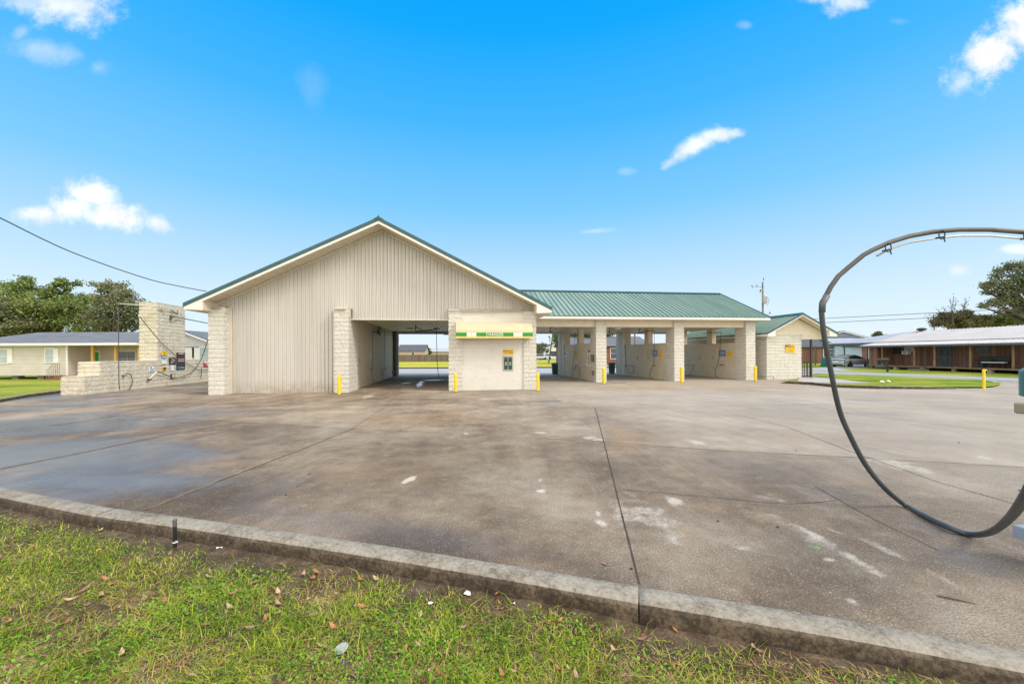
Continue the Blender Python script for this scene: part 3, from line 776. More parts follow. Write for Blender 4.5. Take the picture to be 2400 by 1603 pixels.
# screws
for zc in [.35 + .62 * i for i in range(12)]:
    for k in range(87):
        u = .0 + .168 * k + .06
        if zc < top(u) - .1 and (zc > 4.1 or (.7 < u < 5.2) or (5.95 < u < 10.4 and zc > 3.5)) and k % 2 == int(zc * 2) % 2:
            mb.box(u - .008, u + .008, .41, .42, zc - .008, zc + .008)
mb.build('gable_siding', M['siding'], CW)
mb = MB()
for s in (-1, 1):    # trim along the rake under the soffit, and opening edges
    a = Vector((UC, .36, AP - .22)); c = Vector((UC + s * 7.36, .36, zroof(UC + 7.36) - .22))
    mb.prism([a, c, c + Vector((0, 0, -.1)), a + Vector((0, 0, -.1))], (0, .05, 0))
mb.box(.62, .76, .33, .43, 0, 3.9); mb.box(5.88, 10.44, .34, .46, 3.37, 3.44); mb.box(5.68, 5.9, -.01, .4, 3.45, 3.88)
mb.box(.42, .66, -.02, .36, 3.62, 3.86)
mb.build('siding_trim', M['trim'], CW)
# gable roof
mb = MB()
for s in (-1, 1):
    def fr_(a, t, h, s=s): return (UC + s * t, a, AP - SL * t + h)
    ribbed(mb, V0, V1, .305, .05, .035, lambda q: 0, lambda q: 7.97, fr_)
mb.build('gable_roof', M['roof'], CW)
mb = MB()
for s in (-1, 1):
    for v, d in ((V0 - .03, .06), (V1, .05)):
        mb = MB(); a = Vector((UC, v, AP + .05)); c = Vector((UC + s * 8.0, v, zroof(UC + 8.0) + .05)); q = Vector((0, 0, -.18))
        mb.prism([a, c, c + q, a + q], (0, d, 0)); mb.build('rake_trim', M['greentrim'], CW)
mb = MB()
mb.tube([(UC, V0 - .06, AP + .045), (UC, V1, AP + .045)], .05, 6); mb.prism([(UC - .22, V0 - .05, AP - .05), (UC, V0 - .05, AP + .08), (UC + .22, V0 - .05, AP - .05)], (0, 14.9, 0))
mb.tube([(UC, V0 + .03, AP + .05), (UC, V0 + .03, AP + .17)], .015, 5)
mb.build('ridge_cap', M['greentrim'], CW)
mb = MB()
for s in (-1, 1):    # cream rake board and eave boards
    for v, d in ((V0 - .02, .05), (V1 - .03, .05)):
        a = Vector((UC, v, AP - .13)); c = Vector((UC + s * 7.97, v, zroof(UC + 7.97) - .13)); q = Vector((0, 0, -.11))
        mb.prism([a, c, c + q, a + q], (0, d, 0))
    ue = UC + s * 7.97
    mb.box(min(ue, ue - s * .04), max(ue, ue - s * .04), V0 + .04, V1 - .04, 3.70, 3.92)
    # boxed eave end
    pz = [(ue, V0 - .015, 3.70), (ue, V0 - .015, 3.80), (ue - s * .72, V0 - .015, zroof(ue - s * .72) - .235), (ue - s * .72, V0 - .015, 3.67)]
    mb.prism(pz, (0, .04, 0))
mb.build('eave_fascia', M['fascia'], CW)
mb = MB()
for s in (-1, 1):
    ue = UC + s * 7.97
    mb.box(min(ue - s * .04, ue - s * .7), max(ue - s * .04, ue - s * .7), V0 + .03, V1 - .1, 3.665, 3.685)
    ribbed(mb, 0, 7.3, .26, .035, -.022, lambda q: V0 + .03, lambda q: .40, lambda a, t, h, s=s: (UC + s * a, t, AP - SL * a - .20 + h))
    mb.box(min(ue - s * .7, ue - s * .74), max(ue - s * .7, ue - s * .74), V0 + .03, .4, 3.68, zroof(ue - s * .72) - .22)
mb.build('soffit', M['soffit'], CW)

def pillar(u0, u1, v0, v1, h=3.78, z0=-.02, mat='split'):
    mb = MB(); split_block(mb, u0, u1, v0, v1, z0, h); return mb.build('pillar', M[mat], CW)
pillar(.0, .62, .0, .44)
pillar(5.27, 5.87, .0, 1.65)
pillar(10.45, 11.06, .0, .5, 3.83); pillar(14.06, 14.66, .0, .5, 3.83)
def flashing(u0, u1):
    mb = MB(); ribbed(mb, u0 - .04, u1 + .05, .10, .05, .022, lambda q: 0, lambda q: 1, lambda s, t, h: (s, -.09 + .5 * t, 3.83 + .13 * t + h)); 
    mb.box(u0 - .02, u1 + .03, -.07, .40, 3.79, 3.82)
    return mb.build('cap_flashing', M['trim'], CW)
flashing(0, .5); flashing(5.27, 5.75); flashing(10.45, 14.66)
mb = MB(); mb.box(11.06, 14.06, .045, 12.9, -.02, 3.8); mb.box(10.50, 11.06, .5, 12.9, -.02, 3.8); mb.box(14.06, 14.62, .5, 12.9, -.02, 3.8)
mb.build('changer_room_wall', M['smooth'], CW)
# first bay, closed bay beyond the siding
mb = MB(); mb.box(5.45, 5.76, 1.6, 13.55, -.02, 3.75); mb.box(.3, .6, .5, 13.6, -.02, 3.9); mb.box(.6, 5.45, 13.3, 13.6, -.02, 3.9)
mb.build('bay_wall', M['bay'], CW)
mb = MB(); mb.box(5.4, FAC(927.8, 800, 13.45).x, 13.45, 13.75, -.02, 3.7); mb.build('bay_post', plain('brown_post', (.17, .12, .05), .6), CW)
pillar(5.45, FAC(932.5, 800, 13.8).x, 13.8, 14.25, 3.6); pillar(10.45, 11.0, 13.0, 14.25, 3.6)
mb = MB(); ribbed(mb, 5.76, 10.5, .20, .05, -.045, lambda q: .47, lambda q: 13.7, lambda s, t, h: (s, t, 3.60 + h))
mb.build('bay_ceiling', M['ceil'], CW)
mb = MB(); ribbed(mb, 5.9, 10.5, .16, .05, .02, lambda q: 3.36, lambda q: 4.1, lambda s, t, h: (s, 13.72 - h, t))
mb.build('back_header', M['siding'], CW)
for p in (r_ for r_ in ((7.6, 9.5), (9.4, 9.5))):
    mb = MB(); mb.lathe([(.25, 0), (.22, -.06), (.1, -.08)], (p[0], p[1], 3.575), 12); mb.build('ceiling_light', M['steel'], CW)
# attic infill so no light leaks through the gable
mb = MB(); mb.prism([(0.1, .5, 3.78), (5.8, .5, 3.78), (5.8, .5, zroof(5.8) - .3), (.1, .5, zroof(.1) - .3)], (0, 13, 0)); mb.build('attic_light_block', M['siding'], CW)

# wing with three bays
WV, WZ, RV, RZ, WE = 3.25, 3.93, 8.05, 6.10, 30.2
sl = (RZ - WZ) / (RV - WV)
mb = MB(); mr = MB()
for s in (1, -1):
    v_e = WV if s > 0 else 2 * RV - WV
    def fw(a, t, h, s=s, v_e=v_e): return (a, v_e + s * t, WZ + sl * t + h)
    ribbed(mb, 10.95, WE, .305, .03, .035, lambda q: 0 if q > 14.7 else .2, lambda q: RV - WV, fw)
mb.build('wing_roof', M['roof'], CW)
s0 = 10.95
while s0 < WE:      # dark seam covers
    a = s0 + .305 - .03 * .5
    if a < WE: mr.prism([(a - .014, WV - .01, WZ + .03), (a + .014, WV - .01, WZ + .03), (a + .014, RV, RZ + .03), (a - .014, RV, RZ + .03)], (0, 0, .022))
    s0 += .305
mr.build('roof_seam', M['rib'], CW)
mb = MB(); mb.prism([(10.9, RV - .2, RZ - .02), (10.9, RV, RZ + .09), (10.9, RV + .2, RZ - .02)], (WE - 10.9, 0, 0))
for v0_, v1_ in ((WV, RV), (2 * RV - WV, RV)):
    a = Vector((WE, v0_, WZ + .06)); c = Vector((WE, v1_, RZ + .06)); q = Vector((0, 0, -.16)); mb.prism([a, c, c + q, a + q], (.05, 0, 0))
mb.box(14.9, WE, WV - .03, WV - .005, WZ - .03, WZ + .015)
mb.build('wing_roof_trim', M['greentrim'], CW)
mb = MB(); mb.box(14.95, WE, WV - .02, WV + .03, 3.76, 3.90); mb.box(14.7, WE, 2 * RV - WV - .03, 2 * RV - WV + .02, 3.76, 3.90)
mb.box(WE - .04, WE, WV + .03, 2 * RV - WV - .03, 3.76, 3.9)
mb.build('wing_fascia', M['fascia'], CW)
mb = MB(); mb.box(14.66, WE - .05, WV + .03, 4.05, 3.735, 3.755); mb.box(14.66, WE - .05, 12.4, 12.8, 3.735, 3.755); mb.box(29.7, WE - .04, 4.05, 12.4, 3.735, 3.755)
mb.prism([(29.62, 4.0, 3.76), (29.62, 12.1, 3.76), (29.62, RV, RZ - .2)], (-.1, 0, 0))
mb.build('wing_soffit', M['soffit'], CW)
for v in (4.0, 12.05):
    mb = MB(); mb.box(14.66, 29.62, v, v + .55, 3.35, 3.74); mb.box(14.66, 29.62, v - .03, v, 3.63, 3.735); mb.build('beam', M['soffit'], CW)
mb = MB(); mb.box(14.66, 29.6, 4.55, 12.05, 3.46, 3.5); mb.build('wing_ceiling', M['soffit'], CW)
PU = (19.12, 24.15, 29.02)
for u in PU:
    pillar(u, u + .62, 3.85, 4.85, 3.735); pillar(u - .02, u + .60, 11.9, 12.9, 3.735)
    mb = MB(); mb.box(u + .05, u + .38, 4.85, 11.3, -.02, 2.40); mb.box(u + .05, u + .38, 7.35, 7.95, 2.40, 3.46); mb.build('divider_wall', M['bay'], CW)
    mb = MB(); mb.box(u - .01, u + .5, 11.2, 11.92, -.02, 3.46); mb.build('bay_post', M['bay'], CW)
mb = MB(); mb.box(14.63, 15.1, 11.3, 12.0, -.02, 3.46); mb.build('bay_post', M['bay'], CW)
mb = MB(); mb.lathe([(.02, .2), (.16, .17), (.19, .06), (.12, .0)], (20.95 + .0, 4.9, 3.25), 14); mb.build('ceiling_light', M['whitep'], CW)

# changer awning over the machine, with its band and lettering
aw = empty('awning'); aw.parent = CW
A0, A1 = 10.777, 14.39
prof = [(.03, 3.27), (-.30, 3.22), (-.40, 3.15), (-.62, 2.86), (-.64, 2.70), (-.64, 2.50), (.03, 2.50)]
vs = []; fs = []
mb = MB(); mb.prism([(A0, a, z) for a, z in prof], (A1 - A0, 0, 0)); mb.build('awning_cover', M['awning'], aw, bevel=.012)
mb = MB(); mb.box(A0 - .003, A1 + .003, -.652, -.642, 2.735, 2.765); mb.build('lime_band', M['awnlime'], aw)
mb = MB()
for a, c in ((0, .495), (.945, 2.68), (3.12, 3.613)): mb.box(A0 + a, A0 + c, -.655, -.644, 2.565, 2.735)
mb.build('green_band', M['awngreen'], aw)
for a, c in ((.50, .715), (.74, .94), (2.685, 2.89), (2.915, 3.115)):
    mb = MB(); mb.box(A0 + a, A0 + c, -.655, -.644, 2.565, 2.735); mb.build('white_square', M['whitep'], aw)
mb = MB(); mb.box(A0 - .003, A1 + .003, -.652, -.640, 2.48, 2.56); mb.build('yellow_band', M['awnyellow'], aw)
text_obj('lettering', 'CHANGER', M['whitep'], aw, ((A0 + 1.80), -.660, 2.648), (R(90), 0, 0), .215, bold=.002, xs=.74, space=1.12)
mb = MB(); mb.lathe([(.0, .0), (.05, .01), (.07, .06), (.05, .10), (.0, .11)], (11.28, -.12, 2.34), 10); mb.build('lamp', M['awning'], aw, smooth=True)

# ------------------------------------------------------------------ change machine and its sign
def local(name, label, cat, u, v, z, group=None, rz=0): 
    p = WOR(u, v, z); return empty(name, p, TH + rz, label, cat, group)
t = local('change_machine', 'steel framed change machine with two green panels set into the wall under the awning', 'change machine', 13.28, .045, 1.29)
mb = MB(); mb.box(-.25, .25, -.03, 0, -.36, .36); mb.build('frame', M['steel'], t, bevel=.006)
for k in (-1, 1):
    mb = MB(); mb.box(k * .105 - .085, k * .105 + .085, -.045, -.031, -.30, .29); pn = mb.build('panel', M['greenplate'], t, bevel=.004)
    for zb in (0, -.09): mb = MB(); mb.box(k * .105 - .04, k * .105 + .04, -.052, -.046, zb, zb + .045); mb.build('bill_slot', M['chrome'], pn)
    mb = MB(); mb.tube([(k * .105 - .06, -.05, .20), (k * .105 - .04, -.05, .24), (k * .105, -.05, .255), (k * .105 + .04, -.05, .24), (k * .105 + .06, -.05, .20)], .008, 5); mb.build('arch_mark', M['chrome'], pn)
t = local('sign', 'small yellow and brown instruction sign above the change machine', 'sign', 13.283, .042, 1.838)
mb = MB(); mb.box(-.265, .265, -.012, 0, -.12, .12); mb.build('sign_panel', M['signy'], t)
mb = MB(); mb.box(.03, .235, -.016, -.013, -.06, -.03); mb.box(-.235, -.16, -.016, -.013, .03, .075)
for zz in (.06, .03): mb.box(-.14, .23, -.016, -.013, zz - .007, zz + .007)
for zz in (-.01, -.04, -.07): mb.box(-.22, .0, -.016, -.013, zz - .004, zz + .004)
mb.build('sign_print', M['signred'] if False else M['signink'], t)

# ------------------------------------------------------------------ bollards
def bollard_obj():
    t = empty('bollard')
    mb = MB(); mb.lathe([(.078, -.05), (.078, .80), (.07, .83), (.045, .855), (.0, .86)], n=18); mb.build('post', M['yellow'], t, smooth=False)
    mb = MB(); mb.lathe([(.11, -.02), (.10, .012), (.08, .016)], n=14); mb.build('base_ring', M['joint'], t)
    return t
b0 = bollard_obj()
BL = [((795, 924.5), 'yellow steel bollard in front of the pillar left of the first open bay'), ((1068, 918.5), 'yellow steel bollard at the left end of the changer wall'),
      ((1261, 916), 'yellow steel bollard at the right corner of the changer wall'), ((1415, 899.5), 'yellow steel bollard in front of the first pillar under the long green roof'),
      ((1597.5, 896.5), 'yellow steel bollard in front of the second pillar under the long green roof'), ((1770.5, 893.5), 'yellow steel bollard by the last pillar, next to the small gabled building')]
for i, (p, lb) in enumerate(BL):
    o = b0 if i == 0 else copy_tree(b0)
    g_ = G(*p); g_.z = 0; o.location = g_; tag(o, lb, 'bollard', 'yellow bollards along the car wash')
    if i in (3, 4, 5): o.scale = (1.12, 1.12, 1.08)
t = empty('pipe_bollard', G(2306, 911.3, .02), .2, 'yellow bollard with a short side pipe standing at the tip of the grass island', 'bollard')
mb = MB(); mb.lathe([(.055, -.05), (.055, .88), (.04, .9), (.0, .905)], n=16); mb.build('post', M['yellow'], t)
mb = MB(); mb.tube([(.06, 0, .86), (.16, 0, .86)], .03, 8); mb.build('side_pipe', M['yellow'], t)

# ------------------------------------------------------------------ wash hoses, wands and wall fittings
def curve_pts(ctrl, n=10):     # Catmull-Rom through control points
    P = [Vector(p) for p in ctrl]; P = [P[0] * 2 - P[1]] + P + [P[-1] * 2 - P[-2]]; out = []
    for i in range(1, len(P) - 2):
        for k in range(n):
            t = k / n; a, b2, c, d = P[i - 1], P[i], P[i + 1], P[i + 2]
            out.append(.5 * ((2 * b2) + (c - a) * t + (2 * a - 5 * b2 + 4 * c - d) * t * t + (3 * b2 - a - 3 * c + d) * t ** 3))
    out.append(P[-2]); return out
def hose_set(label, parts, group='overhead wash hoses'):
    o = parts[0][2][0]
    base = WOR(o[0], o[1], 0)
    t = empty('wash_hose', base, TH, label, 'wash hose', group)
    for name, mat, pts, r in parts:
        pts = [Vector(p) - Vector((o[0], o[1], 0)) for p in pts]
        mb = MB(); mb.tube(curve_pts(pts, 8) if len(pts) > 2 and name in ('hose', 'wand_grip') else pts, r, 7); mb.build(name, M[mat], t, smooth=True)
    return t
# bay one: pivot boom on the ceiling, and the hose hanging from it
z = 3.55
pv = FAC(974, 760, 6.5); pe = FAC(1023, 762, 6.5)
hose_set('black hose hanging from the ceiling boom in the first bay, curving to its right wall', [
    ('boom', 'darkmetal', [(pv.x, 6.5, 3.58), (pv.x, 6.5, 3.2), (pv.x + .5, 6.5, 3.22), (pe.x, 6.5, 3.33)], .035),
    ('brace', 'darkmetal', [(pv.x, 6.5, 3.45), (pv.x + .5, 6.5, 3.22)], .025),
    ('hose', 'black', [(pe.x, 6.5, 3.33), (pe.x + .01, 6.5, 2.2), (pe.x + .05, 6.45, 1.0), (pe.x + .12, 6.4, .4), (pe.x + .28, 6.35, .12), (pe.x + .45, 6.3, .1), (10.42, 6.2, .3)], .018)])
def side_hose(label, u, hx, hy0, hy1, pivot=None, loop=None, holder=None, off=-.12, grp='overhead wash hoses'):
    a = SIDE(hx, hy0, u + off)
    parts = []
    if pivot:
        b_ = SIDE(*pivot, u + off); parts.append(('boom', 'darkmetal', [(u, b_.y, b_.z), (u + off, b_.y, b_.z), (u + off, a.y, a.z)], .022))
    pts = [SIDE(x, y, u + off) for x, y in [(hx, hy0)] + hy1]
    parts.append(('hose', 'hose', [tuple(p) for p in pts], .014))
    if loop: parts.append(('wand', 'darkmetal', [tuple(SIDE(*p, u + off)) for p in loop], .022))
    if holder: parts.append(('holder', 'steel', [tuple(SIDE(*holder[0], u + off)), tuple(SIDE(*holder[1], u + off))], .02))
    return hose_set(label, parts, grp)
r8 = lambda x, y: (820 + x * 240 / 1882, 730 + y * 240 / 1882)
r4 = lambda x, y: (1180 + x * 620 / 2348, 660 + y * 620 / 2348)
r4b = lambda x, y: (1290 + x * 210 / 2195, 770 + y * 210 / 2195)
# left wall of the first bay (faces +u)
side_hose('nearer dark hose on the left wall of the first bay', 5.76, *r8(420, 375), [r8(418, 700), r8(412, 1040), r8(405, 1180), r8(425, 1280), r8(450, 1320)],
          pivot=r8(525, 390), loop=[r8(375, 1050), r8(425, 1045)], off=.12)
side_hose('farther dark hose on the left wall of the first bay, its wand in a holder', 5.76, *r8(645, 345), [r8(635, 700), r8(628, 1000), r8(622, 1120), r8(600, 1175), r8(580, 1130), r8(575, 1050)],
          pivot=r8(525, 400), loop=[r8(640, 1065), r8(685, 1025)], holder=[r8(565, 1050), r8(640, 1045)], off=.12)
t = local('hose_bracket', 'black forked hose bracket high on the left wall of the first bay', 'bracket', 5.76, SIDE(*r8(525, 400), 5.8).y, 3.2)
mb = MB()
for q in (-.35, .3): mb.tube(curve_pts([(0, 0, 0), (.1, q, .2), (.12, q * .9, .42), (.02, q * .4, .62)], 5), .022, 6)
mb.tube([(0, -.2, .1), (.14, 0, -.22), (0, .2, .1)], .03, 6); mb.build('fork', M['darkmetal'], t)
# divider one
U1, U2, U3 = PU[0] + .05, PU[1] + .05, PU[2] + .05
side_hose('dark hose looping to the floor on the first divider wall, wand in its holder', U1, *r4b(600, 110), [r4b(598, 400), r4b(590, 600), r4b(560, 800), r4b(530, 1100), r4b(545, 1220), r4b(610, 1245), r4b(690, 1200), r4b(715, 1090), r4b(690, 950), r4b(630, 890)],
          pivot=r4b(640, 160), loop=[r4b(575, 1020), r4b(630, 890)])
side_hose('dark hose in a shallow loop on the left half of the second divider wall', U2, *r4(1075, 560), [r4(1085, 650), r4(1095, 745), r4(1105, 790), r4(1130, 818), r4(1155, 790), r4(1160, 745)],
          loop=[r4(1070, 738), r4(1095, 750)], holder=[r4(1090, 745), r4(1155, 747)])
side_hose('dark hose hanging to the floor on the right half of the second divider wall', U2, *r4(1338, 430), [r4(1338, 600), r4(1333, 720), r4(1305, 790), r4(1300, 845), r4(1330, 860)],
          pivot=r4(1215, 455), loop=[r4(1325, 742), r4(1352, 748)])
side_hose('dark hose hanging on the left half of the third divider wall', U3, *r4(1690, 742), [r4(1680, 770), r4(1665, 805), r4(1640, 828), r4(1600, 828)], loop=[r4(1592, 730), r4(1610, 740)], holder=[r4(1600, 740), r4(1685, 742)])
side_hose('dark hose hanging to the floor on the right half of the third divider wall', U3, *r4(1932, 450), [r4(1925, 560), r4(1910, 700), r4(1880, 790), r4(1885, 835), r4(1915, 855)],
          pivot=r4(1765, 460), loop=[r4(1915, 735), r4(1950, 742)])
# small boom on the changer room side seen past the corner
t = local('hose_boom', 'short black boom arm sticking out left of the changer wall pillar', 'boom arm', 10.45, 6, 2.95)
mb = MB(); mb.tube([(0, 0, 0), (-.38, 0, .02)], .02, 6); mb.build('arm', M['darkmetal'], t)
mb = MB(); mb.lathe([(0, -.05), (.05, 0), (0, .05)], (-.4, 0, .02), 8); mb.build('tip', M['darkmetal'], t)
# ceiling boom pivots in the wing
for (x, y), v, lb in (((1290, 768), 6.2, 'dark triangular boom bracket under the ceiling just right of the changer corner'), ((1428, 768), 6.2, 'dark triangular boom bracket under the ceiling right of the first wing pillar'), ((1498, 768), 7.6, 'dark forked boom bracket at the head of the second divider wall post')):
    p = FAC(x, y, v); t = local('boom_bracket', lb, 'bracket', p.x, v, 3.46, 'boom brackets under the wing ceiling')
    mb = MB(); mb.tube([(0, 0, 0), (-.02, 0, -.32)], .03, 6); mb.tube([(0, 0, -.02), (.38, 0, -.12), (-.02, 0, -.30)], .022, 6); mb.build('bracket_frame', M['darkmetal'], t)

def side_panel(name, label, cat, u, x0, y0, x1, y1, mat, face=-1, prints=None, group=None, thick=.02):
    a = SIDE(x0, y0, u); c = SIDE(x1, y1, u)
    vv = sorted((a.y, c.y)); zz = sorted((a.z, c.z)); vm = sum(vv) / 2; zm = sum(zz) / 2
    t = local(name, label, cat, u + face * .004, vm, zm, group)
    hv, hz = (vv[1] - vv[0]) / 2, (zz[1] - zz[0]) / 2
    mb = MB(); mb.box(min(0, face * thick), max(0, face * thick), -hv, hv, -hz, hz); mb.build('panel', M[mat], t)
    for k, (nm, mt, rects) in enumerate(prints or []):
        mb = MB(); q0, q1 = sorted((face * (thick + .002 + .003 * k), face * (thick + .004 + .003 * k)))
        for (s0_, s1_, t0_, t1_) in rects: mb.box(q0, q1, -hv + 2 * hv * s0_, -hv + 2 * hv * s1_, -hz + 2 * hz * t0_, -hz + 2 * hz * t1_)
        mb.build(nm, M[mt], t)
    return t
lines = lambda ys, a=.12, b_=.88, h=.03: [(a, b_, y - h, y + h) for y in ys]
side_panel('sign', 'blue and white information sign on the second divider wall', 'sign', U2, *r4(1322, 608), *r4(1366, 662), 'signblue', prints=[('sign_print', 'whitep', lines((.7, .5, .3)))])
side_panel('sign', 'plain yellow sign beside the blue one on the second divider wall', 'sign', U2, *r4(1376, 622), *r4(1412, 664), 'signy', prints=[('sign_print', 'signink', lines((.2,), h=.02))])
side_panel('sign', 'blue and white information sign on the third divider wall', 'sign', U3, *r4(1914, 608), *r4(1972, 662), 'signblue', prints=[('sign_print', 'whitep', lines((.7, .5, .3)))])
side_panel('sign', 'plain yellow sign beside the blue one on the third divider wall', 'sign', U3, *r4(1984, 622), *r4(2034, 664), 'signy', prints=[('sign_print', 'signink', lines((.2,), h=.02))])
side_panel('sign', 'small yellow strip sign behind the hose on the first divider wall', 'sign', U1, *r4b(590, 560), *r4b(642, 740), 'signy', prints=[('sign_print', 'signink', lines((.2, .4, .6, .8), h=.015))])
side_panel('sign', 'pale blue and pink sign at the far end of the first divider wall', 'sign', U1, *r4b(340, 560), *r4b(460, 680), 'whitep', prints=[('sign_print', 'signblue', [(.55, .9, .3, .8)]), ('sign_print', 'signred', [(.1, .3, .2, .5)])])
side_panel('light_switch', 'white and black switch box at the far end of the first divider wall', 'switch', U1, *r4b(395, 755), *r4b(440, 810), 'whitep', prints=[('switch_face', 'signdark', [(.05, .5, .1, .9)])], thick=.06)
side_panel('sign', 'column of dark red and white labels near the front end of the first divider wall', 'sign', U1, *r4b(930, 590), *r4b(975, 930), 'whitep', prints=[('sign_print', 'signred', lines((.75, .87), h=.025)), ('sign_print', 'signdark', lines((.2, .3, .42, .55, .65), h=.03))])
side_panel('sign', 'narrow white label panel left of the dark red label column on the first divider wall', 'sign', U1, *r4b(875, 600), *r4b(920, 930), 'whitep', prints=[('sign_print', 'signred', lines((.8, .9), h=.02)), ('sign_print', 'steel', lines((.35, .6), h=.05))])
side_panel('sign', 'small brown sticker above the label column on the first divider wall', 'sign', U1, *r4b(935, 530), *r4b(970, 575), 'signdark')
side_panel('coin_box', 'stainless coin selector box set in the side of the first wing pillar', 'coin box', PU[0] - .02, *r4b(1005, 640), *r4b(1073, 815), 'signdark', prints=[('box_face', 'steel', [(.1, .9, .06, .16), (.1, .9, .84, .94), (.06, .14, .1, .9), (.86, .94, .1, .9), (.3, .7, .4, .6)])], thick=.05)
side_panel('niche_box', 'small dark recess box low on the side of the first wing pillar', 'niche', PU[0] - .02, *r4b(1035, 1025), *r4b(1070, 1145), 'signdark', prints=[('rim', 'bay', [(0, .3, 0, 1)])], thick=.05)
side_panel('sign', 'white notice on the left wall of the first bay', 'sign', 5.76, *r8(362, 745), *r8(402, 860), 'whitep', 1, prints=[('sign_print', 'steel', lines((.3, .5, .7), h=.02))])
side_panel('outlet_box', 'small red and white box at the foot of the brown post in the first bay', 'outlet box', 5.78, *r8(780, 1085), *r8(800, 1130), 'signred', 1, thick=.08)
side_panel('mat_clip', 'small dark mat clip on the left wall of the first bay, nearest the pillar', 'clip', 5.76, *r8(163, 870), *r8(175, 945), 'steel', 1, group='mat clips on the bay walls', thick=.05)
side_panel('mat_clip', 'small dark mat clip on the left wall of the first bay, below the white notice', 'clip', 5.76, *r8(292, 865), *r8(305, 940), 'steel', 1, group='mat clips on the bay walls', thick=.05)
for x, u, lb in ((1190, U2, 'mat clip on the second divider wall, left of the forked bracket post'), (1286, U2, 'mat clip on the second divider wall, left of the blue sign'), (1735, U3, 'mat clip on the third divider wall, left one'), (1858, U3, 'mat clip on the third divider wall, left of the blue sign'), (690, U1, 'mat clip on the first divider wall, right of the hose')):
    side_panel('mat_clip', lb, 'clip', u, *r4(x - 4, 660), *r4(x + 4, 688), 'steel', -1, group='mat clips on the bay walls', thick=.05)

# bins at the back corners of the bays
for (x, y), lb in (((1301, 877.5), 'dark green bin beside the back pillar of the first wing bay'), ((1434, 876), 'dark green bin beside the back pillar of the second wing bay')):
    g_ = G(x, y); t = empty('trash_bin', (g_.x, g_.y, 0), 0, lb, 'bin', 'dark bins behind the bays')
    mb = MB(); mb.lathe([(.24, 0), (.29, .8), (.31, .82)], n=14); mb.build('body', M['bin'], t)
    mb = MB(); mb.lathe([(.32, .82), (.32, .88), (.2, .98), (.0, 1.0)], n=14); mb.build('lid', M['bin'], t)

# ------------------------------------------------------------------ open self-service wash wall on the left
W = empty('block_wash_wall', WOR(-6.74, 1.25), TH, 'weathered block wash wall with a tall block chimney tower, left of the car wash', 'wall')
def wl(u0, u1, v0, v1, h, name, z0=-.05, mat='split_old', amp=.04):
    mb = MB(); split_block(mb, u0 + 6.74, u1 + 6.74, v0 - 1.25, v1 - 1.25, z0, h, amp); return mb.build(name, M[mat], W)
wl(-6.74, -5.86, 1.25, 2.05, .80, 'low_wall')
wl(-6.74, -5.86, 2.05, 13.5, 1.44, 'wall')
wl(-6.74, -5.86, 5.7, 7.95, 4.66, 'tower', z0=1.44)
mb = MB()
mb.box(-.03, .91, 4.42, 6.73, 4.66, 4.74); mb.build('tower_cap', M['split_old'], W)
mb = MB(); mb.box(-.02, .90, .8, 12.3, 1.44, 1.475); mb.box(-.02, .9, -.02, .8, .80, .83); mb.build('wall_cap', M['trim'], W)
UL = -5.82
r1 = lambda x, y: (x * 520 / 2265, 600 + y * 520 / 2265)
s5 = lambda x, y: (320 + x * 180 / 1227, 690 + y * 180 / 1227)
def wall_sign(label, x0, y0, x1, y1, mat, prints=None, name='sign', thick=.03, cat='sign'):
    return side_panel(name, label, cat, UL, *s5(x0, y0), *s5(x1, y1), mat, 1, prints, thick=thick)
wall_sign('tall dark red and blue menu sign on the block wash wall', 636, 930, 766, 1198, 'signdark', [('sign_print', 'signcyan', lines((.12,), h=.05)), ('sign_print', 'whitep', lines((.94,), .2, .8, .02) + lines((.6, .5), h=.012)), ('sign_print', 'signred', lines((.64,), h=.015))])
wall_sign('yellow sign, topmost of the small signs on the block tower', 392, 905, 480, 972, 'signy', [('sign_print', 'signink', lines((.8,), h=.03) + [(.4, .5, .2, .6)])])
wall_sign('dark label with white lettering under the yellow sign on the tower', 396, 985, 470, 1018, 'signblue', [('sign_print', 'whitep', lines((.5,), h=.2))])
wall_sign('white paper notice under the dark label on the tower', 398, 1035, 472, 1115, 'whitep', [('sign_print', 'signcyan', lines((.9,), h=.05) + lines((.08,), h=.04))])
wall_sign('small yellow label low on the wash wall, above the hose holder', 405, 1160, 470, 1212, 'signy', [('sign_print', 'signink', [(.15, .85, .15, .85)])])
wall_sign('dark picture sign with pale markings beside the tall menu sign', 516, 1012, 620, 1122, 'signdark', [('sign_print', 'steel', [(.2, .5, .2, .5), (.5, .8, .4, .8), (.3, .6, .6, .85)])])
wall_sign('white and blue notice below the dark picture sign', 528, 1132, 585, 1215, 'whitep', [('sign_print', 'signblue', [(0, .2, .1, .9)])])
wall_sign('square black and white control sign on the left of the wash wall', 195, 1150, 272, 1230, 'whitep', [('sign_print', 'signblue', [(.1, .45, .55, .9), (.1, .9, .1, .2), (.2, .5, .25, .45), (.6, .9, .5, .6), (.65, .85, .25, .45)])])
wall_sign('red and grey picture sign at the right end of the wash wall', 1068, 1075, 1160, 1155, 'signred', [('sign_print', 'whitep', [(.0, 1, .75, 1.0), (.5, .8, .3, .6)])])
wall_sign('small open utility box low on the wash wall', 540, 1270, 608, 1340, 'signdark', [('rim', 'split_old', [(.3, 1, 0, .12), (.3, .9, .2, .9)])], name='utility_box', thick=.02, cat='utility box')
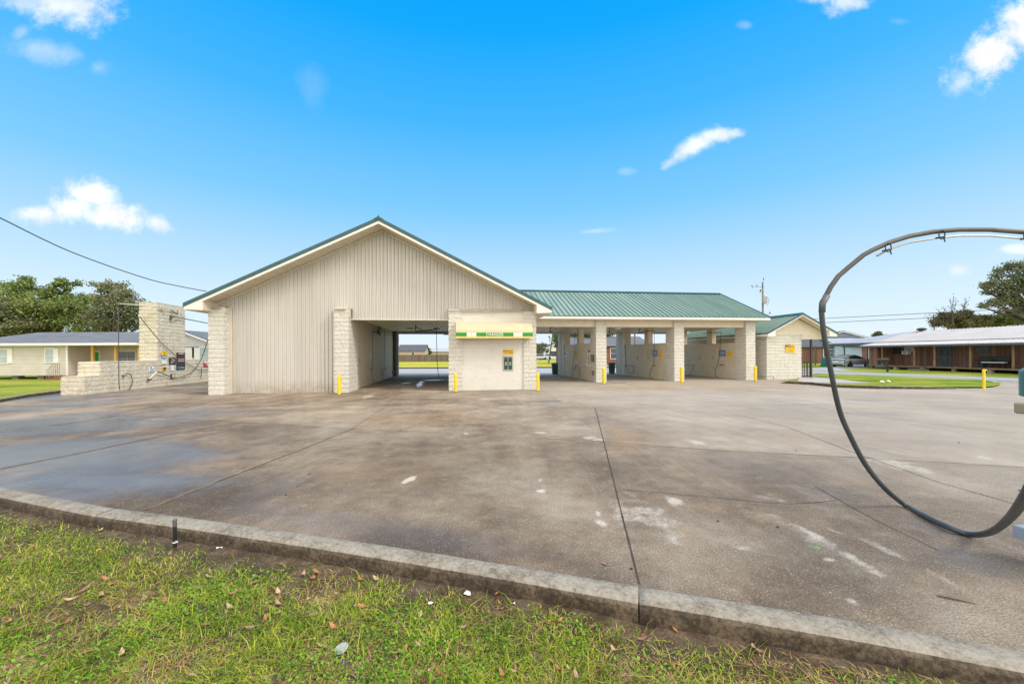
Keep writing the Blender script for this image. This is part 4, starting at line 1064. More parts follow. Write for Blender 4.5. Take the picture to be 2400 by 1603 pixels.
def on_wall(label, name, cat, parts, off=.1, group=None):
    o = SIDE(*parts[0][2][0][:2], UL); t = local(name, label, cat, UL, o.y, 0, group)
    for nm, mt, pts, r, cv in parts:
        pp_ = [SIDE(p[0], p[1], UL + (p[2] if len(p) > 2 else off)) for p in pts]; pp_ = [Vector((p.x - UL, p.y - o.y, p.z)) for p in pp_]
        mb = MB(); mb.tube(curve_pts(pp_, 8) if cv else pp_, r, 7); mb.build(nm, M[mt], t, smooth=cv)
    return t
on_wall('chrome hand dryer nozzle and short hose on the left part of the wash wall', 'wash_hose', 'wash hose', [('wand', 'chrome', [(*r1(1258, 1220), .05), (*r1(1300, 1195), .25)], .045, False), ('holder', 'darkmetal', [(*r1(1252, 1222), .02), (*r1(1275, 1218), .12)], .05, False),
        ('hose', 'hose', [r1(1300, 1192), r1(1335, 1215), r1(1350, 1270), r1(1340, 1330), r1(1310, 1365), r1(1250, 1376)], .018, True)])
on_wall('long thin hose hanging from the boom at the left end of the wash wall', 'wash_hose', 'wash hose', [('hose', 'hose', [(*r1(1208, 485), .6), (*r1(1210, 700), .6), (*r1(1212, 1000), .6), (*r1(1215, 1300), .5), (*r1(1225, 1370), .3)], .017, True),
        ('boom', 'trim', [(*r1(1208, 485), .6), (*r1(1420, 503), .3), (*r1(1570, 522), .12)], .02, False)])
on_wall('white foam brush resting on the wash wall with its black hose', 'foam_brush', 'foam brush', [('handle', 'whitep', [(*r1(1520, 1260), .12), (*r1(1600, 1180), .2)], .028, False), ('brush_head', 'signdark', [(*r1(1510, 1262), .12), (*r1(1540, 1258), .12)], .05, False),
        ('hose', 'hose', [(*r1(1600, 1178), .2), (*r1(1650, 1192), .15), (*r1(1740, 1235), .1), (*r1(1800, 1243), .1), (*r1(1880, 1225), .15), (*r1(1980, 1165), .3), (*r1(2060, 1040), .5), (*r1(2122, 860), .8), (*r1(2200, 700), .9)], .024, True)])
on_wall('grey pipe boom folded against the block tower near its top', 'hose_boom', 'boom arm', [('arm', 'trim', [(*r1(1230, 488), .12), (*r1(1560, 515), .12), (*r1(1700, 540), .14), (*r1(1815, 552), .16)], .032, False), ('brace', 'trim', [(*r1(1640, 535), .1), (*r1(1690, 575), .12), (*r1(1700, 545), .12)], .022, False), ('brace', 'boomdark', [(*r1(1740, 545), .1), (*r1(1810, 600), .14), (*r1(1815, 552), .12)], .025, False)])
on_wall('grey pipe boom reaching right from a bracket on the block tower', 'hose_boom', 'boom arm', [('bracket', 'boomdark', [(*r1(1745, 605), .06), (*r1(1745, 660), .06)], .05, False), ('arm', 'boomdark', [(*r1(1745, 618), .1), (*r1(1880, 640), .15), (*r1(2135, 690), .4), (*r1(2260, 712), .5)], .028, False), ('brace', 'trim', [(*r1(1748, 655), .1), (*r1(1845, 634), .14)], .02, False)])
on_wall('dark cable running down across the block tower to the tall sign', 'tower_cable', 'cable', [('cable', 'wire', [(*r1(1430, 620), .08), (*r1(1500, 712), .08), (*r1(1640, 880), .08), (*r1(1795, 1020), .08)], .018, False), ('cable', 'wire', [(*r1(1890, 1090), .08), (*r1(2000, 1150), .08), (*r1(2060, 1168), .08), (*r1(2140, 1168), .1)], .016, False)])
on_wall('short grey pipe and loop low at the right end of the wash wall', 'pipe_holder', 'pipe holder', [('pipe', 'boomdark', [(*r1(2055, 1140), .1), (*r1(2058, 1200), .1), (*r1(2050, 1235), .1), (*r1(2056, 1255), .1)], .02, False)])

# ------------------------------------------------------------------ small gabled equipment building on the right
EB = empty('equipment_building', WOR(30.72, 4.15), TH, 'small split-face block building with a green gable roof and a side porch', 'building')
s2 = lambda x, y: (1740 + x * 180 / 1485, 730 + y * 180 / 1485)
D = 9.3
mb = MB(); split_block(mb, 0, 2.5, 0, D, -.02, 2.98); mb.build('wall', M['split'], EB)
ec, ez, eh, ehw = 2.02, 2.98, 4.22, 2.50
es = (eh - ez) / ehw
mb = MB()
for s in (-1, 1):
    ribbed(mb, -.62, D + .5, .305, .03, .035, lambda q: 0, lambda q: ehw, lambda a, t, h, s=s: (ec + s * (ehw - t), a, ez + es * t + h))
mb.build('roof', M['roof'], EB)
mr = MB(); a = -.62 + .29
while a < D + .5:
    mr.prism([(ec - ehw - .01, a - .014, ez + .03), (ec - ehw - .01, a + .014, ez + .03), (ec, a + .014, eh + .03), (ec, a - .014, eh + .03)], (0, 0, .02)); a += .305
mr.build('roof_seam', M['rib'], EB)
mb = MB()
for s in (-1, 1):
    a = Vector((ec, -.68, eh + .05)); c = Vector((ec + s * (ehw + .04), -.68, ez + .03)); q = Vector((0, 0, -.12)); mb.prism([a, c, c + q, a + q], (0, .06, 0))
mb.prism([(ec - .2, -.66, eh - .04), (ec, -.66, eh + .08), (ec + .2, -.66, eh - .04)], (0, D + 1.2, 0)); mb.box(ec - ehw - .03, ec - ehw - .005, -.6, D + .5, ez - .05, ez + .01)
mb.build('rake_trim', M['greentrim'], EB)
mb = MB()
for s in (-1, 1):
    a = Vector((ec, -.65, eh - .06)); c = Vector((ec + s * ehw, -.65, ez - .08)); q = Vector((0, 0, -.08)); mb.prism([a, c, c + q, a + q], (0, .04, 0))
    ue = ec + s * ehw
    mb.prism([(ue, -.645, ez - .07), (ue - s * .55, -.645, ez - .07 + es * .55), (ue - s * .55, -.645, ez - .21), (ue, -.645, ez - .21)], (0, .62, 0))
    mb.box(min(ue, ue - s * .03), max(ue, ue - s * .03), 0, D + .45, ez - .2, ez - .08)
mb.build('fascia', M['fascia'], EB)
mb = MB(); mb.prism([(ec - ehw + .3, -.02, ez - .0), (ec, -.02, eh - .17), (ec + ehw - .3, -.02, ez - .0), (ec + ehw - .3, -.02, ez - .06), (ec - ehw + .3, -.02, ez - .06)], (0, -.02, 0))
mb.box(2.52, 4.05, -.03, .2, 2.60, 2.93); mb.box(-.45, -.03, -.03, D + .4, ez - .2, ez - .17); mb.box(2.5, 4.5, .2, D, 2.78, 2.8)
for s in (-1, 1): mb.prism([(ec, -.62, eh - .12), (ec + s * (ehw - .05), -.62, ez - .1), (ec + s * (ehw - .05), -.03, ez - .1), (ec, -.03, eh - .12)], (0, 0, .02))
mb.build('gable', M['soffit'], EB)
for v in (0.05, 3.0, 6.0, 8.9):
    mb = MB(); mb.box(3.28, 3.38, v, v + .1, -.02, 2.6); mb.build('porch_post', M['rail'], EB)
rl = empty('railing'); rl.parent = EB
mb = MB(); mb.box(2.55, 3.28, .08, .13, 1.08, 1.14); mb.box(2.55, 3.28, .08, .13, .12, .16); mb.box(3.31, 3.35, .2, 2.98, 1.08, 1.14); mb.box(3.31, 3.35, .2, 2.98, .12, .16); mb.build('rail', M['rail'], rl)
for k in range(6):
    mb = MB(); x = 2.60 + k * .125; mb.box(x - .012, x + .012, .09, .12, .16, 1.08); mb.build('baluster', M['rail'], rl)
for k in range(12):
    mb = MB(); x = .4 + k * .22; mb.box(3.32, 3.344, x - .012, x + .012, .16, 1.08); mb.build('baluster', M['rail'], rl)
p = FAC(*s2(840, 640), 4.11); q = FAC(*s2(1015, 790), 4.11)
t = local('sign', 'square yellow warning sign reading NO on the small gabled building', 'sign', (p.x + q.x) / 2, 4.11, (p.z + q.z) / 2)
hw_, hh_ = (q.x - p.x) / 2, (p.z - q.z) / 2
mb = MB(); mb.box(-hw_, hw_, -.015, 0, -hh_, hh_); mb.build('sign_panel', M['signy'], t)
text_obj('lettering', 'NO', M['signink'], t, (-hw_ * .52, -.018, hh_ * .62), (R(90), 0, 0), .24, bold=.008, extrude=.002, xs=.95)
mb = MB()
rnd = random.Random(3)
def dashes(x0, x1, z, h_):
    x = x0
    while x < x1 - .02:
        w_ = rnd.uniform(.02, .05); mb.box(x, min(x + w_, x1), -.019, -.016, z - h_, z + h_); x += w_ + .012
dashes(-hw_ * .05, hw_ * .85, hh_ * .78, .018); dashes(-hw_ * .1, hw_ * .9, hh_ * .38, .022)
for k, zz in enumerate((-.0, -.3, -.55, -.8)): dashes(-hw_ * .85 + .03 * k, hw_ * .85 - .03 * k, hh_ * zz, .012)
mb.build('sign_print', M['signink'], t)
mb = MB(); pa = [FAC(*s2(285, 1258), 3.85), FAC(*s2(605, 1272), 3.85)]
o = WOR(pa[0].x, 3.85); t = empty('wheel_rail', o, TH, 'low bent steel pipe rail near the foot of the gabled building', 'pipe rail')
dx = pa[1].x - pa[0].x; mb.tube([(-.2, 0, .22), (dx, 0, .2), (dx + .02, 0, .0)], .02, 6); mb.build('pipe', M['boomdark'], t)

# ------------------------------------------------------------------ overhead vacuum hose, near right
vh = empty('vacuum_hose', (4.2, 4.5, 0), 0, 'long grey-black vacuum hose looping from an overhead boom down to the wet concrete', 'vacuum hose')
def hp(x, y, Y): return AT(x * 1.0221, y * 1.0221, Y) - Vector((4.2, 4.5, 0))
hs = [hp(1886, 690, 4.5), hp(1884, 715, 4.5), hp(1890, 770, 4.5), hp(1905, 850, 4.5), hp(1925, 940, 4.5), hp(1950, 1000, 4.47), hp(1985, 1065, 4.45), hp(2030, 1120, 4.4)]
g1 = [G(x * 1.0221, y * 1.0221, .03) - Vector((4.2, 4.5, 0)) for x, y in ((2075, 1157), (2125, 1185))]
g2 = [G(2180 * 1.0221, 1211 * 1.0221, .04) - Vector((4.2, 4.5, 0)), hp(2225, 1225, 3.74), hp(2270, 1220, 3.45), hp(2310, 1192, 2.95), hp(2350, 1140, 2.35), hp(2400, 1040, 2.05)]
mb = MB(); mb.tube(curve_pts(hs + g1 + g2, 8), .0265, 14); mb.build('hose', M['hose'], vh, smooth=True)
bm = [hp(1886, 700, 4.5), hp(1888, 690, 4.5), hp(1905, 658, 4.5), hp(1922, 634, 4.5), hp(1945, 614, 4.5), hp(1980, 585, 4.5), hp(2000, 574, 4.5), hp(2040, 556, 4.5), hp(2085, 542, 4.5), hp(2140, 532, 4.5), hp(2200, 527, 4.5), hp(2270, 527, 4.5), hp(2350, 533, 4.5), hp(2450, 550, 4.5), hp(2600, 610, 4.5)]
mb = MB(); mb.tube(bm, .026, 12); mb.build('boom', M['boomdark'], vh, smooth=True)
mb = MB(); mb.tube([hp(2011, 587, 4.5), hp(2040, 571, 4.5), hp(2085, 556, 4.49), hp(2150, 546, 4.48), hp(2200, 541, 4.48), hp(2270, 541, 4.48), hp(2350, 548, 4.48), hp(2450, 564, 4.48)], .011, 8); mb.build('cable', M['steel'], vh, smooth=True)
for x, y in ((2030, 566), (2152, 537), (2345, 540)):
    c = hp(x, y, 4.5); mb = MB()
    mb.tube([c + Vector((.034 * math.cos(a), -.036, .05 * math.sin(a) - .02)) for a in [i * math.pi / 6 for i in range(13)]], .006, 5)
    mb.tube([c + Vector((-.06, -.03, -.055)), c + Vector((.02, -.04, -.045))], .009, 5); mb.tube([c + Vector((.02, -.04, -.05)), c + Vector((.03, -.04, -.10))], .006, 5)
    mb.build('clamp', M['darkmetal'], vh)
c = hp(1886, 698, 4.5); mb = MB(); mb.tube([c + Vector((-.006, 0, -.09)), c + Vector((0, 0, .01)), c + Vector((.05, 0, .1))], .033, 12); mb.build('elbow', M['boom'], vh, smooth=True)
# vacuum machine, only its left rim inside the picture
vc = empty('vacuum_machine', (4.3, 3.0, 0), 0, 'vacuum with a teal canister, cut by the right edge of the photo', 'vacuum machine')
xl = AT(2386, 900, 3.0).x - 4.3
z1 = AT(2386, 868, 3.0).z; z0 = AT(2386, 925, 3.0).z
z1 = AT(2386, 869, 3.24).z; z0 = AT(2386, 926, 3.24).z
mb = MB(); mb.lathe([(.27, z0 - .01), (.3, z0), (.3, z1), (.27, z1 + .03), (.1, z1 + .08), (0, z1 + .085)], n=48); mb.build('canister', M['teal'], vc, smooth=False)
xb = AT(2374, 955, 3.0).x - 4.3; zz1 = AT(2374, 943, 3.0).z; zz0 = AT(2374, 968, 3.0).z
mb = MB(); mb.box(xb, .45, -.25, .0, zz0, zz1); mb.build('tray', M['beigep'], vc, bevel=.012)
mb = MB(); mb.lathe([(.14, -.02), (.14, z1)], n=20); mb.build('stand', M['steel'], vc)
jb = empty('junction_box', (AT(2405, 1250, 3.35).x, 3.35, 0), 0, 'small blue-grey electrical box on a short black pipe at the right edge', 'junction box')
zb1 = AT(2374, 1228, 3.35).z; zb0 = AT(2374, 1258, 3.35).z; xb = AT(2373, 1240, 3.35).x - jb.location.x
mb = MB(); mb.box(xb, xb + .26, -.2, .0, zb0, zb1); mb.build('box', M['graybox'], jb, bevel=.008)
mb = MB(); mb.tube(curve_pts([(xb + .1, -.08, zb0), (xb + .12, -.08, zb0 - .06), (xb + .17, -.06, .05), (xb + .2, -.06, -.02)], 5), .022, 8); mb.build('pipe', M['black'], jb, smooth=True)

# ------------------------------------------------------------------ utility pole, wires
def pole(name, label, x, ytop, Y, r=.15, lean=0):
    top_ = AT(x, ytop, Y); base = Vector((top_.x - lean, Y, -.1))
    t = empty(name, base, 0, label, 'utility pole'); h = top_.z + .1
    mb = MB(); mb.tube([(0, 0, 0), (lean * .5, 0, h * .5), (lean, 0, h)], [r, r * .85, r * .7], 10); mb.build('pole', M['wood'], t, smooth=True)
    return t, top_ - base
t, tp = pole('utility_pole', 'wooden utility pole with a grey transformer, behind the long green roof', 1787.5, 661, 56)
mb = MB(); mb.lathe([(.0, -.6), (.28, -.58), (.3, -.5), (.3, .45), (.27, .52), (0, .55)], (tp.x, -.38, tp.z - 2.5), 16); mb.build('transformer', M['steel'], t)
mb = MB()
for a in range(12): 
    an = a * math.pi / 6; mb.box(tp.x + .31 * math.cos(an) - .015, tp.x + .31 * math.cos(an) + .015, -.38 + .31 * math.sin(an) - .015, -.38 + .31 * math.sin(an) + .015, tp.z - 2.95, tp.z - 2.1)
mb.build('cooling_fins', M['graybox'], t)
for dx, dz, ln in ((-.45, -1.5, .35), (.05, .2, .35), (-.35, -1.35, .3), (-.9, -.7, .3)):
    mb = MB(); mb.tube([(tp.x + dx, -.1, tp.z + dz), (tp.x + dx + .03, -.1, tp.z + dz + ln)], .05, 6); mb.build('insulator', M['darkmetal'], t)
mb = MB(); mb.tube([(tp.x, -.1, tp.z - .7), (tp.x - 1.3, -.1, tp.z - .68)], .02, 5); mb.tube([(tp.x - 1.5, -.1, tp.z - .8), (tp.x - 1.6, -.1, tp.z - .45)], .05, 5)
mb.tube(curve_pts([(tp.x + .3, -.2, tp.z - 2.0), (tp.x + .75, -.2, tp.z - 2.6), (tp.x + .5, -.2, tp.z - 3.3)], 5), .02, 5); mb.build('crossarm', M['darkmetal'], t)
mb = MB(); c = Vector((tp.x + .95, -.3, tp.z - 4.4)); mb.tube([(tp.x, -.1, c.z - .35), c], .04, 6); mb.lathe([(.0, -.12), (.28, -.06), (.14, .2), (0, .24)], c, 10); mb.build('lamp', M['steel'], t)
t, _ = pole('utility_pole', 'dark pole seen through the window of the second divider wall', 1487.5, 735, 62, .16)
t, _ = pole('utility_pole', 'thin leaning pole seen just right of the changer corner', 1301, 745, 70, .12, 1.2)
for (x0, y0, x1, y1), lb in (((1760, 755, 2400, 723), 'upper of the two wires passing above the brown house'), ((1760, 764, 2400, 735.5), 'lower of the two wires passing above the brown house')):
    a = AT(x0 - 300, y0 + 12, 75); c = AT(2475, y1 - 4, 34); n = 24; ps = []
    xa = AT(x0, y0, 62); 
    for i in range(n + 1):
        s = i / n; q = a.lerp(c, s); q.z -= .5 * 4 * s * (1 - s); ps.append(q - a)
    # pass through the photo line: recompute height from the seen line
    for i, q in enumerate(ps):
        P = q + a; xx = P.x / P.y * F + 1200; yy = y0 + (y1 - y0) * ((xx - x0) / (x1 - x0)) + 0; ps[i].z = AT(xx, yy, P.y).z - a.z
    t = empty('overhead_wire', a, 0, lb, 'wire', 'overhead wires'); mb = MB(); mb.tube(ps, .028, 5); mb.build('wire', M['wire'], t)
# service drop to the gable roof
ln = [(-40, 492), (0, 511), (170, 592), (340, 652), (420, 671), (484, 683)]
a = AT(484, 684, FAC and WOR(-.2, -.2).y); ys = [9.5, 10.5, 13, 15.8, 16.6, a.y]
ps = [AT(x, y, Y) - a for (x, y), Y in zip(ln, ys)]
t = empty('service_wire', a, 0, 'black service wire drooping from the upper left to the car wash eave', 'wire'); mb = MB(); mb.tube(curve_pts(ps, 8), .017, 6); mb.build('wire', M['wire'], t)

# ------------------------------------------------------------------ houses
def slab_roof(mb, x0, x1, y0, y1, ze, zr, over=0, hip0=0, hip1=0, th=.12):
    """ridge along x; hips inset at each end"""
    ym = (y0 + y1) / 2
    A = [(x0, y0, ze), (x1, y0, ze), (x1, y1, ze), (x0, y1, ze), (x0 + hip0, ym, zr), (x1 - hip1, ym, zr)]
    mb.add(A, [(0, 1, 5, 4), (2, 3, 4, 5), (1, 2, 5), (3, 0, 4), (3, 2, 1, 0)])
def window_in(t, x, z, w, h, face=-.0, frame='whitep', pane='glasslt', mull=1, cols=1, y=-.03, name='window'):
    mb = MB(); mb.box(x - w / 2 - .06, x + w / 2 + .06, y - .03, y + .03, z - .06, z + h + .06); f = mb.build(name, M[frame], t)
    for i in range(cols):
        for k in range(2):
            ww = w / cols; x0 = x - w / 2 + i * ww + .02; mb = MB(); mb.box(x0, x0 + ww - .04, y - .045, y - .031, z + k * h / 2 + .02, z + (k + 1) * h / 2 - .02); mb.build('pane', M[pane], f)
    return f
# left house: clad bungalow on piers, facing the camera
LH = empty('bungalow', (-41.3, 29.7, -.05), 0, 'beige clad bungalow on piers with a blue-grey roof, behind the lawn on the left', 'house')
X = lambda px: (AT(px, 800, 29.7).x + 41.3)
Z = lambda py: AT(150, py, 29.7).z + .05
r5b = lambda x, y: (x * 340 / 2348, 760 + y * 340 / 2348)
zf, ze = Z(r5b(0, 828)[1]), Z(r5b(0, 340)[1])
xp0, xp1 = X(r5b(1100, 0)[0]), X(r5b(2270, 0)[0]) + .15
mb = MB(); mb.box(.5, xp0, 0, 3.3, zf, ze); mb.box(xp0, xp1 - .3, 2.0, 3.3, zf, ze); mb.build('wall', M['lap'], LH)
mb = MB(); mb.box(xp0 - .14, xp0, -.03, .0, zf, ze); mb.box(X(r5b(1405, 0)[0]) + .6, X(r5b(1405, 0)[0]) + .68, 1.96, 2.0, zf, ze); mb.build('corner_trim', M['whitep'], LH)
mb = MB(); slab_roof(mb, -.3, xp1, -.45, 3.6, ze + .13, 3.66, hip0=4.4, hip1=.25); rf = mb.build('roof', M['shingle'], LH)
mb = MB(); mb.box(-.3, xp1, -.47, -.43, ze - .02, ze + .15); mb.box(xp1 - .05, xp1, -.43, 3.55, ze - .02, ze + .13); mb.box(-.28, xp1 - .05, -.43, 0.0, ze - .02, ze + .0); mb.build('fascia', M['whitep'], LH)
mb = MB(); mb.box(-.28 + .3, xp1 - .05, .0, 2.0, ze - .0, ze + .02); mb.build('porch_ceiling', M['lap'], LH)
for (a, b_, c_, d_) in ((745, 875, 395, 612), (-130, 130, 400, 625)):
    x0, x1 = X(r5b(a, 0)[0]), X(r5b(b_, 0)[0]); window_in(LH, (x0 + x1) / 2, Z(r5b(0, d_)[1]), x1 - x0, Z(r5b(0, c_)[1]) - Z(r5b(0, d_)[1]))
for a, b_ in ((880, 948), (135, 205)):
    mb = MB(); mb.box(X(r5b(a, 0)[0]), X(r5b(b_, 0)[0]), -.05, 0, Z(r5b(0, 625)[1]), Z(r5b(0, 388)[1])); mb.build('shutter', M['whitep'], LH)
X2 = lambda px: (AT(px, 800, 31.7).x + 41.3)
x0, x1 = X2(r5b(1935, 0)[0]), X2(r5b(2200, 0)[0]); window_in(LH, (x0 + x1) / 2, .95, x1 - x0, 1.2, pane='glass', cols=2, y=1.97)
x0, x1 = X2(r5b(1500, 0)[0]), X2(r5b(1610, 0)[0])
mb = MB(); mb.box(x0 - .1, x1 + .1, 1.93, 2.0, zf, 2.25); dr = mb.build('door_frame', M['whitep'], LH)
gd = plain('green_door', (.01, .42, .03), .4)
mb = MB(); mb.box(x0, x1, 1.91, 1.925, zf, 1.05); mb.box(x0, x1, 1.91, 1.925, 1.10, 2.1); mb.build('door', gd, LH)
tw = plain('yellow_timber', (.55, .34, .10), .7)
for a in (1475, 1852, 2235):
    mb = MB(); mb.box(X(r5b(a, 0)[0]) - .09, X(r5b(a, 0)[0]) + .09, .05, .2, zf, ze); mb.build('porch_post', tw, LH)
red = plain('red_deck', (.30, .09, .035), .7)
mb = MB(); mb.box(xp0 - .3, xp1, .0, 2.0, zf - .15, zf); mb.build('porch_deck', red, LH)
for k in range(3):
    mb = MB(); xs = X(r5b(870 + 55 * k, 0)[0]); mb.box(xs, xp0 + 1.5, -1.15 + .35 * k, -.8 + .35 * k, 0, .06 + .11 * k); mb.build('step', red, LH)
for a in (185, 275, 445, 600):
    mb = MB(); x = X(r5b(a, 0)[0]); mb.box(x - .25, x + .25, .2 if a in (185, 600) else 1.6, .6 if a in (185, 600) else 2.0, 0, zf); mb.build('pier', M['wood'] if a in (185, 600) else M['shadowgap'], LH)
mb = MB()
rx0, rx1 = X(r5b(890, 0)[0]), X(r5b(1090, 0)[0])
for k in range(7):
    x = rx0 + (rx1 - rx0) * k / 6; mb.box(x - .012, x + .012, -.55, -.52, .2, min(1.25, .75 + .12 * k))
mb.tube([(rx0, -.53, .75), (rx0 + .55 * (rx1 - rx0), -.53, 1.25), (rx1, -.53, 1.25)], .018, 5); mb.tube([(rx0, -.53, .4), (rx1, -.53, .8)], .012, 5); mb.build('railing', M['steel'], LH)
# green hose reel by the steps
p = G(*r5b(845, 880)); t = empty('hose_reel', (p.x, p.y, -.05), 0, 'bright green garden hose reel by the red steps of the bungalow', 'hose reel')
gm = plain('bright_green', (.02, .40, .07), .4)
for k in (-.38, .30):
    mb = MB(); n = 14; mb.tube([(k, .0, .5)] + [(k + .06, .0, .5)], .48, 18); mb.build('hose_coil', gm, t)
mb = MB(); mb.box(-.12, -.03, -.1, .1, 0, 1.05); mb.box(.1, .18, -.1, .1, 0, 1.05); mb.build('stand', M['whitep'], t)

# pink-beige gabled house behind the wash wall
PH = empty('gabled_house', (AT(433, 800, 36).x - 6.4, 36, -.05), 0, 'pinkish clad gabled house seen between the block tower and the car wash', 'house')
w_ = 12.6
ax = 6.5; za = AT(434, 777, 36).z + .05; ee = AT(489, 797, 36); ex = ee.x - PH.location.x; zz = ee.z + .05
sl2 = (za - zz) / (ex - ax)
mb = MB(); mb.box(ax - 6.0, ax + 6.0, .0, 9, .3, za - 1.4); mb.build('wall', M['lap_pink'], PH)
mb = MB(); mb.prism([(ax - 6.0, 0, za - sl2 * 6.0 - .1), (ax, 0, za - .1), (ax + 6.0, 0, za - sl2 * 6 - .1), (ax + 6, 0, za - 1.4), (ax - 6, 0, za - 1.4)], (0, 9, 0)); mb.build('gable', M['lap_white'], PH)
mb = MB()
for s in (-1, 1): mb.prism([(ax, -.4, za), (ax + s * 6.6, -.4, za - sl2 * 6.6), (ax + s * 6.6, -.4, za - sl2 * 6.6 + .1), (ax, -.4, za + .1)], (0, 9.8, 0))
mb.build('roof', M['shingle'], PH)
mb = MB()
for s in (-1, 1): mb.prism([(ax, -.44, za - .12), (ax + s * 6.6, -.44, za - sl2 * 6.6 - .12), (ax + s * 6.6, -.44, za - sl2 * 6.6), (ax, -.44, za)], (0, .05, 0))
mb.build('fascia', M['whitep'], PH)
xw = AT(483, 820, 36).x - PH.location.x; window_in(PH, xw + .15, .75, 1.35, 1.75)
mb = MB()
for px in (440, 466): x = AT(px, 820, 36).x - PH.location.x; mb.box(x - .4, x + .4, -.05, 0, .7, 2.5)
mb.build('shutter', M['whitep'], PH)

# brown board house on the right; local x runs along its front (towards the camera right)
dv = Vector((.35, -12.0, 0)).normalized(); rz = math.atan2(dv.y, dv.x)
RO = Vector((37.9, 42.4, -.05))
BH = empty('ranch_house', RO, rz, 'long brown board-sided house with a pale metal roof and a timber porch, on the right', 'house')
def BHL(x, y, yl):   # photo point -> local (along, z) on the plane local y = yl (yl: into the house, positive = away)
    nrm = Vector((-dv.y, dv.x, 0)); base = RO + nrm * yl
    rx, rz_ = ray(x, y); k = base.dot(nrm); t_ = k / (rx * nrm.x + nrm.y); P = Vector((rx * t_, t_, H + rz_ * t_)); 
    return (P - RO).dot(dv), P.z - RO.z
r6 = lambda x, y: (1900 + x * 500 / 1960, 560 + y * 500 / 1960)
L = 24.0; yi = 1.9
zd = BHL(*r6(1000, 1175), 0)[1]; zev = BHL(*r6(1400, 968), -.4)[1]; print('BH', zd, zev, BHL(*r6(550, 1190), 0), BHL(*r6(1890, 1225), 0))
nsg = 1
mb = MB(); mb.box(.3, L, yi, 8.5, .35, zev); mb.box(0, .9, .1, yi, .35, zev); mb.build('wall', M['log'], BH)
mb = MB(); mb.box(-.1, L, 0, yi, .33, .46); mb.build('porch_deck', vert_mat('deck_boards', (.12, .075, .045), (.30, .20, .12), .14), BH)
for k in range(10):
    mb = MB(); mb.box(.1 + 2.55 * k, .35 + 2.55 * k, .1, .4, 0, .33); mb.build('pier', M['shed_tan'] if k % 3 else M['wood'], BH)
mb = MB(); mb.box(BHL(*r6(955, 1190), 0)[0], BHL(*r6(1090, 1190), 0)[0], -.7, -.02, 0, .2); mb.build('step', M['wood'], BH)
lw = plain('log_posts', (.30, .17, .10), .8, 0, .25, 5)
for px in (545, 655, 950, 1135, 1465, 1858, 2150):
    x = BHL(*r6(px, 1100), .1)[0]; mb = MB(); mb.tube([(x, .12, .45), (x + .02, .12, 1.3), (x, .12, zev)], [.085, .078, .08], 8); mb.build('porch_post', lw, BH)
def bx(px0, py0, px1, py1, name, mat, y=None, par=None, d=.05):
    y = yi if y is None else y; a, z1_ = BHL(*r6(px0, py0), y); c, z0_ = BHL(*r6(px1, py1), y)
    mb = MB(); mb.box(a, c, y - d, y - .002, z0_, z1_); return mb.build(name, M[mat] if isinstance(mat, str) else mat, par or BH)
slate = plain('slate_blue_door', (.06, .085, .11), .45)
dr = bx(1172, 985, 1300, 1172, 'door', slate)
for i in (0, 1):
    for (a, c, d1, d2) in ((1188, 1222, 1005, 1080), (1188, 1222, 1095, 1150)):
        bx(a + i * 52, d1, c + i * 52, d2, 'door_panel', M['glass'], par=dr, d=.065)
bx(750, 992, 832, 1055, 'window', 'glass'); f = bx(865, 988, 940, 1032, 'window', 'whitep'); bx(870, 993, 935, 1028, 'pane', 'glasslt', par=f, d=.06)
ac = bx(866, 1030, 922, 1060, 'window_unit', 'whitep', d=.35); bx(878, 1036, 905, 1055, 'grille', 'steel', par=ac, d=.36)
bx(1520, 992, 1645, 1050, 'window', 'glass')
# metal roof: main slope, porch slope, hip towards the car wash
ym = 5.2; zr_ = 3.98
xr0 = BHL(*r6(900, 845), ym)[0]; print('ridge start', xr0, BHL(*r6(900, 845), ym))
mb = MB(); zk = zev + .42; yk = 1.2
fr0 = -8.0
ribbed(mb, -.6, L, .3, .04, .03, lambda s: yk, lambda s: ym if s > xr0 else yk + (ym - yk) * max(0, (s + 7.5) / (xr0 + 7.5)), lambda s, t, h: (s, t, zk + (zr_ - zk) * (t - yk) / (ym - yk) + h))
ribbed(mb, -.6, L, .3, .04, .03, lambda s: -.5, lambda s: yk, lambda s, t, h: (s, t, zev + .05 + (zk - .06 - zev - .05) * (t + .5) / (yk + .5) + h))
mb.add([(-7.5, yk, zk - .0), (-.6, yk, zk), (-.6, yk + (ym - yk) * (6.9 / (xr0 + 7.5)), zk + (zr_ - zk) * (6.9 / (xr0 + 7.5)))], [(0, 1, 2)])
mb.add([(-7.5, yk, zk), (-.6, yk + (ym - yk) * (6.9 / (xr0 + 7.5)), zk + (zr_ - zk) * (6.9 / (xr0 + 7.5))), (xr0, ym, zr_), (-7.5, 9.2, zk)], [(0, 1, 2, 3)])
mb.add([(-7.5, 9.2, zk), (xr0, ym, zr_), (L, ym, zr_), (L, 9.2, zk)], [(0, 1, 2, 3)])
mb.build('roof', M['tinroof'], BH)
mb = MB(); mb.box(-.65, L, -.53, -.5, zev - .12, zev + .05); mb.box(-.65, -.6, -.5, yk, zev - .12, zev + .05); mb.box(-7.5, -.6, yk - .03, yk, zk - .3, zk - .01); mb.box(-7.53, -7.5, yk, 9.2, zk - .3, zk - .01); mb.build('gutter', plain('slate_trim', (.10, .11, .15), .5), BH)
mb = MB(); mb.box(-.6, L, -.48, yi, zev - .02, zev - .0); mb.box(-7.45, -.6, yk, 9.1, zk - .2, zk - .17); mb.build('porch_ceiling', plain('ceiling_brown', (.16, .11, .09), .8), BH)
